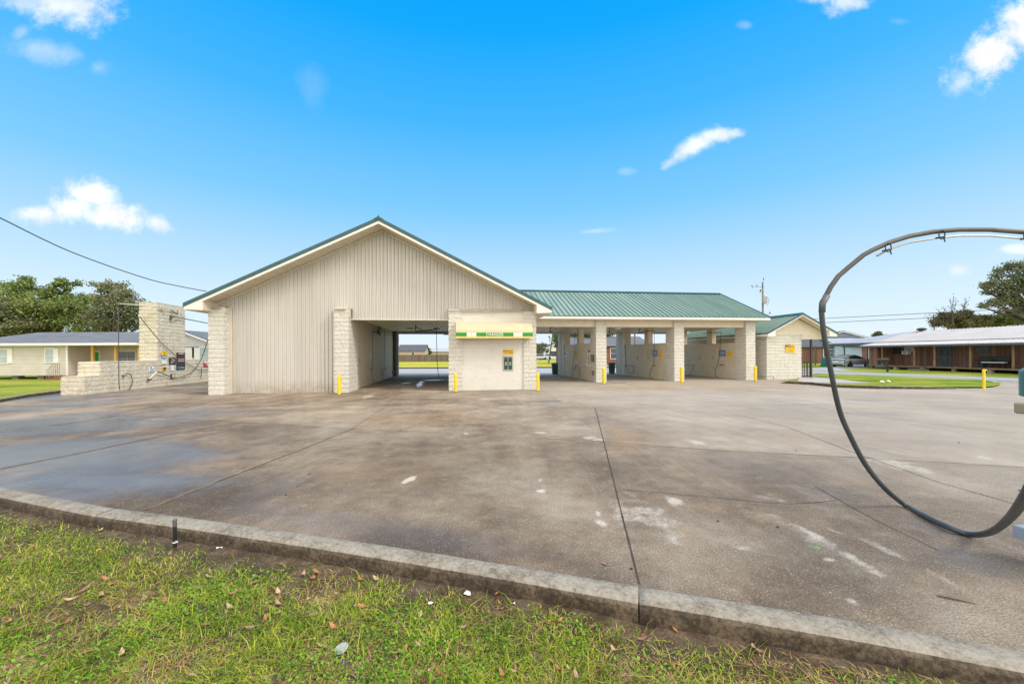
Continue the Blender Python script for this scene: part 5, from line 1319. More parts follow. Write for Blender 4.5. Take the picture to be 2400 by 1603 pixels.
mb = MB(); x = BHL(*r6(1020, 820), ym)[0]; mb.lathe([(.22, 0), (.22, .15), (.42, .2), (.40, .33), (.2, .42), (0, .43)], (x, ym, zr_ - .1), 14); mb.build('roof_vent', M['darkmetal'], BH)
# carport posts and the back wall with its lit slots
for px, y in ((310, 1.3), (520, 1.5), (42, 1.3)):
    x = BHL(*r6(px, 1100), y)[0]; mb = MB(); mb.box(x - .05, x + .05, y - .05, y + .05, 0, zk - .2); mb.build('carport_post', M['boom'], BH)
mb = MB(); mb.box(-7.3, -.2, 9.0, 9.2, 0, 1.95); mb.build('carport_wall', M['log'], BH)
mb = MB()
for a in (-7.2, -5.3, -3.4): mb.box(a, a + 1.7, 8.96, 9.16, 1.96, 2.4)
mb.build('wall_slot', plain('pink_cladding', (.62, .45, .38), .6), BH)
# porch furniture
def chair_at(px, label, wide=.62):
    x = BHL(*r6(px, 1160), .9)[0]; P = RO + dv * x + Vector((-dv.y, dv.x, 0)) * .9
    t = empty('porch_chair', (P.x, P.y, RO.z + .46), rz, label, 'chair', 'dark chairs on the porch')
    mb = MB(); mb.box(-wide / 2, wide / 2, -.25, .3, .36, .42); mb.build('seat', M['black'], t)
    mb = MB(); mb.box(-wide / 2, wide / 2, .28, .34, .42, .92); mb.build('backrest', M['black'], t, bevel=.03)
    for sx in (-1, 1):
        for sy in (-.22, .27): mb = MB(); mb.box(sx * wide / 2 - .02, sx * wide / 2 + .02, sy - .02, sy + .02, 0, .36); mb.build('leg', M['darkmetal'], t)
        mb = MB(); mb.box(sx * wide / 2 - .03, sx * wide / 2 + .03, -.25, .3, .58, .62); mb.build('armrest', M['darkmetal'], t)
chair_at(1585, 'black wide chair on the porch, nearer the blue door', 1.0)
chair_at(1715, 'black wide chair on the porch, farther from the blue door', 1.1)
x = BHL(*r6(1680, 1150), .4)[0]; P = RO + dv * x + Vector((-dv.y, dv.x, 0)) * .45
t = empty('bench', (P.x, P.y, RO.z + .46), rz, 'low white-topped bench in front of the porch chairs', 'bench')
mb = MB(); mb.box(-.75, .75, -.15, .15, .42, .48); mb.build('seat', M['whitep'], t)
for k in (-.7, .66): mb = MB(); mb.box(k, k + .04, -.12, .12, 0, .42); mb.build('leg', M['darkmetal'], t)
# mailbox by the street
p = G(*r6(706, 1222)); t = empty('mailbox', (p.x, p.y, -.06), rz + R(35), 'black mailbox with a pale top on a braced dark post by the street', 'mailbox')
mb = MB(); mb.box(-.07, .07, -.07, .07, 0, 1.12); mb.build('post', M['darkmetal'], t)
mb = MB(); mb.tube([(0, 0, .55), (-.45, 0, .98)], .05, 6); mb.box(-.6, .1, -.06, .06, .96, 1.02); mb.build('brace', M['darkmetal'], t)
mb = MB(); mb.prism([(-.62, -.13, 1.02), (-.62, .13, 1.02), (-.62, .13, 1.14), (-.62, .08, 1.22), (-.62, -.08, 1.22), (-.62, -.13, 1.14)], (.72, 0, 0)); mb.build('box', M['darkmetal'], t)
mb = MB(); mb.box(-.64, .12, -.1, .1, 1.215, 1.235); mb.build('lid', M['shed_tan'], t)
# teal wheeled bin by the carport
p = AT(*r6(128, 1140), 48.5); t = empty('wheeled_bin', (p.x, 48.5, -.05), .6, 'teal wheeled bin beside the carport', 'bin')
mb = MB(); mb.prism([(-.28, -.3, 0), (.28, -.3, 0), (.34, -.36, .95), (-.34, -.36, .95)], (0, .6, 0)); mb.build('body', M['teal'], t)
mb = MB(); mb.box(-.36, .36, -.38, .34, .95, 1.02); mb.build('lid', M['teal'], t)
for s in (-1, 1): mb = MB(); mb.tube([(s * .3, .28, .1), (s * .36, .28, .1)], .1, 10); mb.build('wheel', M['black'], t)
# blue metal shed and grey gabled house beyond the carport
def small_house(name, label, loc, rz_, w, d, h, rh, wm, rm, wins=(), door=None, over=.35, gable_front=False, cat='house'):
    t = empty(name, loc, rz_, label, cat)
    mb = MB(); mb.box(-w / 2, w / 2, 0, d, 0, h)
    if gable_front: mb.prism([(-w / 2, .02, h), (w / 2, .02, h), (0, .02, h + rh)], (0, d - .04, 0))
    else: mb.prism([(-w / 2 + .02, 0, h), (-w / 2 + .02, d, h), (-w / 2 + .02, d / 2, h + rh)], (w - .04, 0, 0))
    mb.build('wall', M[wm], t)
    mb = MB()
    if gable_front:
        k = rh / (w / 2)
        for s in (-1, 1): mb.prism([(0, -over, h + rh + .02), (s * (w / 2 + over), -over, h - k * over + .02), (s * (w / 2 + over), -over, h - k * over + .14), (0, -over, h + rh + .14)], (0, d + 2 * over, 0))
    else:
        k = rh / (d / 2)
        for s in (-1, 1): mb.prism([(-w / 2 - over, d / 2, h + rh + .02), (-w / 2 - over, d / 2 + s * (d / 2 + over), h - k * over + .02), (-w / 2 - over, d / 2 + s * (d / 2 + over), h - k * over + .14), (-w / 2 - over, d / 2, h + rh + .14)], (w + 2 * over, 0, 0))
    mb.build('roof', M[rm], t)
    if gable_front:
        mb = MB()
        for s in (-1, 1): mb.prism([(0, -over - .02, h + rh - .12), (s * (w / 2 + over), -over - .02, h - k * over - .12), (s * (w / 2 + over), -over - .02, h - k * over + .06), (0, -over - .02, h + rh + .06)], (0, .03, 0))
        mb.build('fascia', M['whitep'], t)
    for (x, z, ww, hh) in wins: window_in(t, x, z, ww, hh, pane='glass')
    if door: mb = MB(); mb.box(door - .5, door + .5, -.05, 0, 0, 2.1); mb.build('door', M['signdark'], t)
    return t
p = AT(2035, 830, 60); small_house('metal_shed', 'pale blue metal shed behind the carport', (p.x, 60, 0), rz + R(90) - .2, 9, 6, 3.1, .7, 'lap_blue', 'tinroof', door=2, cat='shed')
p = AT(1976, 800, 70); small_house('gabled_house', 'blue-grey gabled house with a dark roof rising behind the carport', (p.x, 70, 0), -.45, 10, 16, 3.6, 1.75, 'lap_blue', 'shingle_dark', [(-2, 1, 1.2, 1.4), (2, 1, 1.2, 1.4)], gable_front=True)
p = AT(1920, 800, 62); small_house('low_house', 'low brown brick house with a mauve roof seen through the side porch', (p.x - 1, 62, 0), -.3, 14, 8, 2.6, 1.6, 'log', 'shingle_dark', [(-3, 1, 1.2, 1.2), (2, 1, 1.2, 1.2)])

# parked car
K = R(90 - 72)
cp = G(*r6(360, 1178)); 
CR = empty('parked_car', (cp.x, cp.y, -.03), K, 'light grey saloon car parked nose-in under the carport', 'car')
PROF = [(-.95, .30), (-1.02, .55), (-1.0, .92), (-.90, 1.00), (-.55, 1.06), (-.1, 1.32), (.45, 1.43), (1.2, 1.44), (1.9, 1.28), (2.55, 1.02), (3.3, .93), (3.72, .78), (3.86, .52), (3.82, .28)]
pl_ = plain('silver_paint', (.55, .57, .60), .25, .35, .03)
def carbody():
    mb = MB(); WW = .92; n = len(PROF)
    rows = []
    def yw(z, e): return WW * (1 - .0 * z) if z < .95 else WW - (z - .95) * .55
    ys = [-1, -.86, -.4, 0, .4, .86, 1]
    vs = []; 
    for x, z in PROF:
        for k in ys:
            ww = yw(z, 0) * (1 if -.8 < x < 3.4 else .93)
            vs.append((x - .04 * abs(k) ** 3 * (1 if x > 2 else -1), k * ww + .93 * 0, z - (.03 * abs(k) ** 4)))
    fs = []
    for i in range(n - 1):
        for j in range(6): fs.append((i * 7 + j, i * 7 + j + 1, (i + 1) * 7 + j + 1, (i + 1) * 7 + j))
    # sides: fan to a lower sill line with arches cut as a stepped outline
    for sgn, col in ((-1, 0), (1, 6)):
        low = []
        for x, z in PROF:
            zz = .26
            for wx in (0, 2.85):
                d_ = abs(x - wx)
                if d_ < .38: zz = max(zz, math.sqrt(max(0, .38 ** 2 - d_ ** 2)) + .30)
            low.append(zz)
        xs = [-.95 + i * .12 for i in range(41)]
        import bisect
        def topz(x):
            for i in range(n - 1):
                a, c = PROF[i], PROF[i + 1]
                if a[0] <= x <= c[0] and c[0] > a[0]: return a[1] + (c[1] - a[1]) * (x - a[0]) / (c[0] - a[0])
            return .6
        k0 = len(vs)
        for x in xs:
            t_ = topz(x); zl = .26
            for wx in (0, 2.85):
                d_ = abs(x - wx)
                if d_ < .37: zl = max(zl, .32 + math.sqrt(.37 ** 2 - d_ ** 2))
            zm = min(t_, .95)
            vs += [(x, sgn * WW * .97, zl), (x, sgn * WW, (zl + zm) / 2), (x, sgn * yw(zm, 0), zm), (x, sgn * yw(t_, 0), t_)]
        for i in range(len(xs) - 1):
            for j in range(3): fs.append((k0 + i * 4 + j, k0 + i * 4 + 4 + j, k0 + i * 4 + 5 + j, k0 + i * 4 + 1 + j))
    mb.add(vs, fs); return mb
carbody().build('body', pl_, CR, smooth=True)
gl_ = M['glass']
for s in (-1, 1):
    mb = MB(); y = lambda z: s * (.935 - max(0, z - .95) * .55)
    pts = [(-.25, .99), (-.02, 1.24), (.5, 1.36), (1.2, 1.37), (1.75, 1.24), (2.3, 1.0)]
    mb.prism([(a, y(z) + s * .004, z) for a, z in pts], (0, s * .006, 0)); mb.build('side_window', gl_, CR)
mb = MB(); mb.add([(-.52, -.72, 1.09), (-.52, .72, 1.09), (.38, .62, 1.43), (.38, -.62, 1.43)], [(0, 1, 2, 3)]); mb.build('rear_window', gl_, CR)
mb = MB(); mb.add([(2.50, -.74, 1.06), (2.50, .74, 1.06), (1.5, .62, 1.42), (1.5, -.62, 1.42)], [(0, 1, 2, 3)]); mb.build('windscreen', gl_, CR)
mb = MB(); mb.box(-1.05, -1.0, -.84, .84, .84, .90); mb.build('tail_light', M['signdark'], CR)
mb = MB(); mb.box(-1.0, -.9, -.7, .7, .2, .36); mb.build('bumper', M['darkmetal'], CR)
mb = MB(); mb.box(-1.035, -1.02, -.25, .25, .58, .70); mb.build('number_plate', M['whitep'], CR)
for x in (0, 2.85):
    for s in (-1, 1):
        wh = empty('wheel', (x, s * .84, .33)); wh.parent = CR
        mb = MB(); mb.tube([(0, -s * .1, 0), (0, s * .1, 0)], .33, 22); mb.build('tyre', M['black'], wh)
        mb = MB(); mb.tube([(0, s * .1, 0), (0, s * .115, 0)], .22, 16); mb.build('rim', M['darkmetal'], wh)
CR.location = CR.location + Vector((-math.sin(K) * .84 * 0, 0, 0)) + Matrix.Rotation(K, 3, 'Z') @ Vector((0, .84, 0))

# far side, seen through the bays
FN = empty('board_fence', (-62, 88, 0), 0, 'weathered brown board fence beyond the back lawn, seen through the first bay', 'fence')
mb = MB(); n = 220
rnd = random.Random(5)
for k in range(n):
    x = k * .30; mb.box(x, x + .29, rnd.uniform(0, .02), .05, 0, 1.62 + rnd.uniform(-.05, .05))
mb.build('boards', M['fence'], FN)
mb = MB(); [mb.box(x, x + .12, -.08, 0, 0, 1.7) for x in [2.4 * i for i in range(28)]]; mb.build('fence_posts', M['wood'], FN)
p = AT(965, 820, 130); small_house('far_house', 'small pinkish brick house with a dark roof beyond the fence', (p.x, 130, 0), .05, 8.5, 7, 2.9, 1.9, 'shed_tan', 'shingle_dark', [(0.4, 1.4, .9, 1.0)])
p = AT(1050, 820, 150); small_house('far_house', 'long low house with a mauve roof beyond the fence, left of the changer wall', (p.x + 4, 150, 0), 0, 26, 7, 2.7, 1.3, 'shed_tan', 'tinroof')
p = AT(1288, 820, 125); small_house('far_house', 'grey house with a white garage front, beyond the street right of the changer', (p.x + 3.3, 125, 0), .1, 11, 9, 3.0, 2.5, 'lap_white', 'shingle_dark', [(-2, .9, 2.2, 1.6), (3, 1, 1.2, 1.4)], gable_front=True)
p = AT(1266, 820, 135); small_house('far_house', 'dark roofed house partly behind the changer corner', (p.x - 2, 135, 0), .1, 10, 8, 3, 2, 'lap_blue', 'shingle_dark', [(2, 1, 1.2, 1.4)])
p = AT(1428, 820, 62); small_house('brick_house', 'red brick house with a blue-grey roof between the first two wing pillars', (p.x, 62, 0), .1, 13, 9, 2.9, 1.5, 'brickred', 'shingle', [(-1.5, .9, 1.0, 1.6), (.7, .9, 1.0, 1.6), (-5, 1, 1, 1.4)])
# distant vehicles
def far_car(x, y, col, label, rz_):
    g_ = G(x, y); t = empty('parked_car', (g_.x, g_.y, 0), rz_, label, 'car', 'cars parked along the far street')
    mb = MB(); mb.prism([(-2.3, -.9, .35), (-2.3, -.9, .95), (-1.7, -.9, 1.1), (-1.2, -.9, 1.65), (.8, -.9, 1.7), (1.4, -.9, 1.15), (2.2, -.9, 1.0), (2.3, -.9, .4)], (0, 1.8, 0)); mb.build('body', plain('car_paint', col, .3, .2), t, bevel=.06)
    mb = MB(); mb.prism([(-1.45, -.91, 1.1), (-1.1, -.91, 1.55), (.75, -.91, 1.58), (1.15, -.91, 1.12)], (0, 1.82, 0)); mb.build('window', M['glass'], t)
    for a in (-1.45, 1.45):
        for s in (-.85, .85): mb = MB(); mb.tube([(a, s - .08, .34), (a, s + .08, .34)], .34, 12); mb.build('wheel', M['black'], t)
far_car(1264, 843.6, (.45, .50, .55), 'light grey car beyond the street right of the changer', .2)
far_car(1277, 842.9, (.55, .60, .66), 'white van-like car beside the grey garage house', .9)
# hazy tree line at the horizon
V = []; Fq = []
rg_ = np.random.default_rng(4)
n = 9000
X_ = rg_.uniform(-420, 420, n); hgt = 5.5 + 3.0 * np.sin(X_ * .03) * np.sin(X_ * .011 + 1) ; Z_ = rg_.uniform(0, 1, n) ** .8 * hgt; Y_ = rg_.uniform(330, 380, n)
d_ = rg_.normal(size=(n, 3)); d_ /= np.linalg.norm(d_, axis=1)[:, None]; e_ = np.cross(d_, rg_.normal(size=(n, 3))); e_ /= np.linalg.norm(e_, axis=1)[:, None]
C_ = np.stack([X_, Y_, Z_], 1); s_ = rg_.uniform(1.2, 2.6, n)[:, None]
Vv = np.stack([C_ - d_ * s_, C_ + e_ * s_, C_ + d_ * s_, C_ - e_ * s_], 1).reshape(-1, 3)
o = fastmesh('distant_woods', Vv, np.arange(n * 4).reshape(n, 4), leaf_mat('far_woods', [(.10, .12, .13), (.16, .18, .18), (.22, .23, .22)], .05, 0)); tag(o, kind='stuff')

# ------------------------------------------------------------------ trees
def tree(name, label, base, clumps, mat, leaves=9000, leaf=.16, trunk_r=.35, group=None, cat='tree', seed=1, twigs=True, bare=0, squash=.8):
    """clumps: (dx, dy, z, radius) foliage masses; limbs run from the trunk to every one"""
    rg = np.random.default_rng(seed); rnd = random.Random(seed)
    t = empty(name, base, 0, label, cat, group)
    zf_ = min(c[2] - c[3] for c in clumps); fork = Vector((0, 0, max(1.2, zf_ * .75)))
    mb = MB(); mb.tube([(0, 0, -.1), (.05, .02, fork.z * .5), fork], [trunk_r * 1.25, trunk_r, trunk_r * .8], 9)
    subs = []
    for cx, cy, cz, cr in clumps:
        c = Vector((cx, cy, cz)); mid = fork.lerp(c, .5) + Vector((rnd.uniform(-.4, .4), rnd.uniform(-.4, .4), rnd.uniform(.1, .6)))
        mb.tube(curve_pts([fork, mid, c], 4), [trunk_r * .55 - trunk_r * .42 * i / 8 for i in range(9)], 6)
        k = max(4, int(7 * cr))
        for _ in range(k):
            d = Vector((rnd.gauss(0, 1), rnd.gauss(0, 1), rnd.gauss(.15, .8))).normalized() * cr * rnd.uniform(.55, 1.05)
            e = c + Vector((d.x, d.y, d.z * squash)); subs.append((e, cr))
            if twigs: mb.tube([c.lerp(e, .0), c.lerp(e, .5) + Vector((rnd.uniform(-.1, .1), 0, rnd.uniform(0, .2))), e], [trunk_r * .12, trunk_r * .08, .012], 4)
    mb.build('trunk', M['bark'], t, smooth=True)
    if leaves:
        E_ = np.array([list(e) for e, _ in subs]); Rr = np.array([r for _, r in subs])
        idx = rg.integers(0, len(E_), leaves)
        P = E_[idx] + rg.normal(size=(leaves, 3)) * (Rr[idx, None] * .25) * np.array([1.15, 1.15, .75])
        d = rg.normal(size=(leaves, 3)); d /= np.linalg.norm(d, axis=1)[:, None]
        e = np.cross(d, rg.normal(size=(leaves, 3))); e /= np.linalg.norm(e, axis=1)[:, None]
        s = rg.uniform(.55, 1.3, leaves)[:, None] * leaf
        Vv = np.stack([P - d * s, P + e * s * .55, P + d * s, P - e * s * .55], 1).reshape(-1, 3)
        fastmesh('crown', Vv, np.arange(leaves * 4).reshape(leaves, 4), M[mat], t)
    return t
def TP(px, Y): return Vector((AT(px, 829, Y).x, Y, -.1))
def CL(px, py, r, Y, base, dy=0): a = AT(px, py, Y); return (a.x - base.x, dy, a.z - base.z, r)
k = 1568 / 360
# left oaks (photo px = zoom/4.356)
Y = 47; b_ = TP(95, Y)
r1b = lambda x, y: (x * 520 / 2265, 600 + y * 520 / 2265)
cl_ = [CL(*r1b(x, y), r, Y, b_, dy) for x, y, r, dy in ((170, 330, .9, 0), (260, 300, 1.1, .5), (330, 370, 1.4, -1), (420, 440, 1.6, 1), (300, 470, 1.7, -1.5), (560, 420, 1.4, 0), (640, 280, .9, .5), (700, 300, .6, 0), (590, 330, .7, -.5), (520, 520, 1.8, -1.5),
      (680, 520, 1.7, 0), (780, 480, 1.5, 1), (850, 560, 1.8, -1), (400, 600, 1.9, 1), (250, 600, 1.8, -1), (180, 520, 1.2, 0), (600, 650, 1.9, 0), (760, 680, 1.8, -1), (900, 680, 1.6, .5), (120, 650, 1.5, 0), (350, 720, 1.7, 0), (950, 760, 1.5, 0))]
tree('oak_tree', 'broad leafy evergreen oak behind the bungalow, widest of the trees on the left', b_, cl_, 'oak', 19000, .15, .5, seed=3, group='trees behind the left houses')
b_ = TP(268, 45)
cl_ = [CL(*r1b(x, y), r, 45, b_, dy) for x, y, r, dy in ((1010, 340, .8, 0), (1090, 320, .9, 0), (1180, 350, 1.0, .5), (1240, 420, 1.1, -.5), (1330, 420, .9, 0), (1080, 430, 1.1, 0), (990, 450, .9, 0), (1330, 500, 1.2, 0), (1180, 520, 1.6, 0), (1060, 560, 1.5, .5), (1290, 620, 1.7, -.5), (1120, 680, 1.6, 0), (1390, 640, 1.4, 0), (1000, 640, 1.3, 0), (1250, 740, 1.5, 0), (1500, 560, 1.3, 0))]
tree('oak_tree', 'narrower darker oak between the broad oak and the block tower', b_, cl_, 'oak_dark', 8500, .14, .4, seed=5, group='trees behind the left houses')
b_ = TP(2, 44)
cl_ = [CL(*r1b(x, y), r, 44, b_, 0) for x, y, r in ((-60, 560, 1.4), (40, 560, 1.2), (60, 660, 1.4), (-20, 720, 1.5), (100, 770, 1.3), (-120, 650, 1.8), (180, 720, 1.2))]
tree('oak_tree', 'low dark tree at the left edge behind the bungalow roof', b_, cl_, 'oak_dark', 9000, .16, .35, seed=8, group='trees behind the left houses')
# right trees
r6b = lambda x, y: (2120 + x * 280 / 2348, 600 + y * 280 / 2348)
b_ = TP(2455, 50)
cl_ = [CL(*r6b(x, y), r, 50, b_, dy) for x, y, r, dy in ((2150, 190, .8, 0), (2000, 280, .9, 0), (2280, 230, 1.2, 0), (1900, 380, .9, .5), (2100, 400, 1.3, 0), (2300, 420, 1.6, -.5), (1620, 530, .7, 0), (1750, 560, .9, 0), (1900, 560, 1.1, 0), (1520, 640, .6, 0), (2100, 620, 1.5, 0), (2300, 680, 1.6, 0), (1700, 720, .8, 0), (1850, 780, 1.0, 0), (1500, 990, .5, 0), (1620, 930, .7, 0), (1780, 930, .8, 0), (1980, 880, 1.1, 0), (2200, 900, 1.4, 0), (2500, 300, 2.2, 0), (2600, 600, 2.6, 0), (2500, 900, 2.2, 0), (2000, 1100, .8, 0), (2250, 1120, 1.0, 0))]
tree('oak_tree', 'large spreading tree above the brown house at the right edge', b_, cl_, 'oak_dark', 10500, .12, .5, seed=11, squash=.55)
b_ = TP(2258, 52)
cl_ = [CL(*r6b(x, y), r, 52, b_, dy) for x, y, r, dy in ((760, 1190, .8, 0), (900, 1220, .9, 0), (1050, 1230, 1.0, 0), (1200, 1180, .9, 0), (1300, 1260, 1.1, 0), (850, 1320, 1.1, .5), (1100, 1330, 1.2, -.5), (700, 1340, .8, 0), (1500, 1290, .9, 0))]
tree('shrubby_tree', 'low olive-brown tree rising just over the ridge of the brown house', b_, cl_, 'brownleaf', 11000, .12, .2, seed=13)
b_ = TP(2330, 54)
cl_ = [CL(*r6b(x, y), r, 54, b_, 0) for x, y, r in ((1650, 1250, 1.0), (1800, 1260, 1.1), (1950, 1280, 1.1), (2100, 1250, 1.1), (2250, 1280, 1.1), (1500, 1320, .9))]
tree('shrubby_tree', 'green thicket over the ridge of the brown house, under the large tree', b_, cl_, 'oak', 9000, .13, .2, seed=14)
# bare saplings sticking out above the ridge
def bare(px, Y, tops, label, seed):
    rnd = random.Random(seed); b0_ = TP(px, Y); t = empty('bare_sapling', b0_, 0, label, 'tree', 'bare saplings over the brown house')
    mb = MB()
    for x, y in tops:
        e = AT(x, y, Y) - b0_; f_ = Vector((rnd.uniform(-.2, .2), 0, e.z * .72)); mb.tube(curve_pts([(0, 0, 0), f_, e], 5), [.06 - .049 * i / 10 for i in range(11)], 5)
        for _ in range(7):
            s = f_.lerp(e, rnd.uniform(.2, .9)); mb.tube([s, s + Vector((rnd.uniform(-.7, .7), rnd.uniform(-.3, .3), rnd.uniform(.2, .8)))], [.02, .008], 4)
            q = s + Vector((rnd.uniform(-.5, .5), 0, rnd.uniform(.1, .6))); mb.tube([q, q + Vector((.06, 0, .16))], [.05, .01], 4)
    mb.build('trunk', M['bark'], t)
bare(2235, 51, [r6b(x, y) for x, y in ((900, 850), (960, 800), (1010, 880), (720, 990), (620, 1040))], 'taller bare sapling in the middle above the olive tree', 1)
bare(2187, 51, [r6b(x, y) for x, y in ((430, 1190), (560, 1180), (590, 1330))], 'short bare sapling beside the round roof vent', 2)
bare(2262, 51, [r6b(x, y) for x, y in ((1215, 850), (1140, 920), (1170, 970))], 'thin bare sapling leaning right, under the small cloud', 3)
# trees through the bays
b_ = TP(1372, 68)
cl_ = [CL(x, y, r, 68, b_, dy) for x, y, r, dy in ((1330, 790, 2.0, 0), (1350, 800, 2.2, 0), (1375, 785, 2.2, 0), (1390, 805, 2.0, 0), (1345, 765, 2.0, 0), (1400, 770, 2.0, 0), (1330, 815, 1.6, 0), (1425, 790, 1.4, 0), (1428, 810, 1.0, 0), (1370, 815, 1.8, 0))]
tree('leafy_tree', 'bright green tree seen through the windows of the first divider wall', b_, cl_, 'brightleaf', 16000, .26, .4, seed=17)
b_ = TP(998, 140)
cl_ = [CL(x, y, r, 140, b_, 0) for x, y, r in ((985, 822, 1.0), (992, 819, 1.3), (1000, 824, 1.2), (990, 829, 1.3), (1004, 829, .9), (980, 830, .9))]
tree('leafy_tree', 'small round green tree beside the pinkish house beyond the fence', b_, cl_, 'brightleaf', 5000, .3, .2, seed=19)
b_ = TP(1268, 110)
cl_ = [CL(x, y, r, 110, b_, 0) for x, y, r in ((1262, 815, 1.2), (1272, 812, 1.0), (1258, 825, 1.3), (1280, 822, .8), (1270, 826, 1.2))]
tree('bare_tree', 'thin-leaved tree beyond the street right of the changer corner', b_, cl_, 'oak_dark', 1300, .22, .25, seed=21)
b_ = TP(2062, 75)
cl_ = [CL(x, y, r, 75, b_, 0) for x, y, r in ((2050, 786, .6), (2058, 785, .7), (2066, 787, .5))]
tree('pine_tree', 'small dark treetop over the carport roof of the brown house', b_, cl_, 'oak_dark', 1500, .16, .15, seed=22)

# ------------------------------------------------------------------ near lawn: soil, grass, clover, leaves
rg = np.random.default_rng(12)
def kerb_y(x): return np.interp(x, KP[:, 0], KP[:, 1])
def hgt(x, y):
    z = -.025 + .015 * np.sin(x * 1.7 + 1) * np.sin(y * 2.1) + .012 * np.sin(x * 5.1) * np.sin(y * 4.3 + 2)
    d = kerb_y(x) - .21 - y
    k = np.clip(1 - d / .25, 0, 1)
    return z * (1 - k) + k * (-.003 - .018 * np.exp(-((x - .95) / .35) ** 2))
nx, ny = 260, 110
xs = np.linspace(-13, 7, nx); V = []
for j in range(ny):
    f = j / (ny - 1)
    for i in range(nx):
        x = xs[i]; ky = kerb_y(x) - .19; y = ky - (ky + 2.5) * f ** 1.5
        V.append((x, y, 0))
V = np.array(V); V[:, 2] = hgt(V[:, 0], V[:, 1]) + .006 * rg.normal(size=len(V))
Fq = [(j * nx + i, j * nx + i + 1, (j + 1) * nx + i + 1, (j + 1) * nx + i) for j in range(ny - 1) for i in range(nx - 1)]
o = fastmesh('near_soil', V, Fq, M['soil']); o.data.shade_smooth(); tag(o, kind='structure')
# patchiness: green / yellow / bare
def fbm(x, y, s, seed=0):
    return np.array([noise.fractal(Vector((a * s, b2 * s, seed)), 1, 2, 4) for a, b2 in zip(x, y)])
def scatter(n, margin=.02):
    # density falls with distance from the camera so blades stay a similar size on the picture
    x = rg.uniform(-1.5, 1.5, n * 3); yy = 1.6 + 5.0 * rg.uniform(0, 1, n * 3) ** 1.35
    X = x * yy; ok = (yy < kerb_y(X) - .22 - margin) & (np.abs(X) < 1.38 * yy)
    return X[ok][:n], yy[ok][:n]
def bare_prob(x, y):
    d = kerb_y(x) - .2 - y
    f = fbm(x, y, 2.0, 3)
    edge = np.clip(1.15 - d / (.25 + .14 * f + .10 * np.exp(-((x + 2.6) / .9) ** 2) * 3 + .04 * np.exp(-((x - 1.0) / .5) ** 2) * 5), 0, 1)
    return np.clip(edge + .5 * np.clip(f - .45, 0, 1) * 2, 0, .98)
def blades(name, n, hmin, hmax, wdt, mat, lean, bend, keep=None):
    X, Y = scatter(n); p = bare_prob(X, Y); ok = rg.uniform(size=len(X)) > p
    if keep is not None: ok &= keep(X, Y)
    X, Y = X[ok], Y[ok]; m_ = len(X)
    Zb = hgt(X, Y) - .005; hh = rg.uniform(hmin, hmax, m_); a = rg.uniform(0, 2 * np.pi, m_); l = lean * rg.uniform(.2, 1.6, m_)
    ca, sa = np.cos(a), np.sin(a); w_ = wdt * rg.uniform(.6, 1.5, m_)
    B = np.stack([X, Y, Zb], 1); dirv = np.stack([ca, sa, np.zeros(m_)], 1); side_ = np.stack([-sa, ca, np.zeros(m_)], 1)
    up = np.array([0, 0, 1.0])
    m1_ = B + dirv * (l * hh * .45)[:, None] + up * (hh * .6)[:, None]; tp_ = B + dirv * (l * hh * (1 + bend))[:, None] + up * (hh * (1 - .35 * np.clip(l - .6, 0, 1)))[:, None]
    q = side_ * w_[:, None]
    Vv = np.stack([B - q, B + q, m1_ + q * .8, m1_ - q * .8, tp_ + q * .12, tp_ - q * .12], 1).reshape(-1, 3)
    k_ = np.arange(m_) * 6; Ff = np.concatenate([np.stack([k_, k_ + 1, k_ + 2, k_ + 3], 1), np.stack([k_ + 3, k_ + 2, k_ + 4, k_ + 5], 1)])
    o = fastmesh(name, Vv, Ff, M[mat]); tag(o, kind='stuff'); return o
M['blade'] = leaf_mat('grass_blades', [(.055, .12, .008), (.16, .28, .015), (.36, .45, .03), (.62, .56, .12)], 2.2, .3, .9)
M['dry'] = leaf_mat('dry_blades', [(.10, .05, .02), (.34, .20, .08), (.50, .35, .15), (.64, .50, .28)], 3, .2, .9)
M['clover'] = leaf_mat('clover_leaves', [(.09, .22, .015), (.20, .42, .03), (.36, .56, .08)], 2.0, .3)
green_keep = lambda X, Y: rg.uniform(size=len(X)) < np.clip(.74 + 1.2 * fbm(X, Y, 1.6, 7), .15, 1)
blades('grass', 115000, .012, .040, .0028, 'blade', 1.0, .5, green_keep)
dry_keep = lambda X, Y: rg.uniform(size=len(X)) < np.clip(.52 - 1.2 * fbm(X, Y, 1.6, 7), .12, 1)
blades('dry_grass', 95000, .008, .028, .0024, 'dry', 1.9, .6, dry_keep)
blades('long_grass', 2600, .05, .10, .0022, 'blade', 1.1, .8)
# clover / weed leaves
X, Y = scatter(26000); cl0 = fbm(X, Y, 1.1, 21); ok = (rg.uniform(size=len(X)) > bare_prob(X, Y)) & (rg.uniform(size=len(X)) < np.clip(.16 + 1.5 * cl0, .02, 1)); X, Y = X[ok], Y[ok]; n = len(X)
Z0 = hgt(X, Y) + rg.uniform(.008, .032, n); s = rg.uniform(.004, .010, n); a = rg.uniform(0, 6.28, n); tl = rg.normal(size=(n, 2)) * .35
V = []; 
ang = np.arange(6) * np.pi / 3
ring = [np.stack([X + s * np.cos(a + t_) * (1 + .2 * np.cos(2 * t_)), Y + s * np.sin(a + t_) * (1 + .2 * np.cos(2 * t_)), Z0 + s * (tl[:, 0] * np.cos(a + t_) + tl[:, 1] * np.sin(a + t_))], 1) for t_ in ang]
V = np.stack(ring, 1).reshape(-1, 3)
o = fastmesh('clover', V, np.arange(n * 6).reshape(n, 6), M['clover'], k=6); tag(o, kind='stuff')

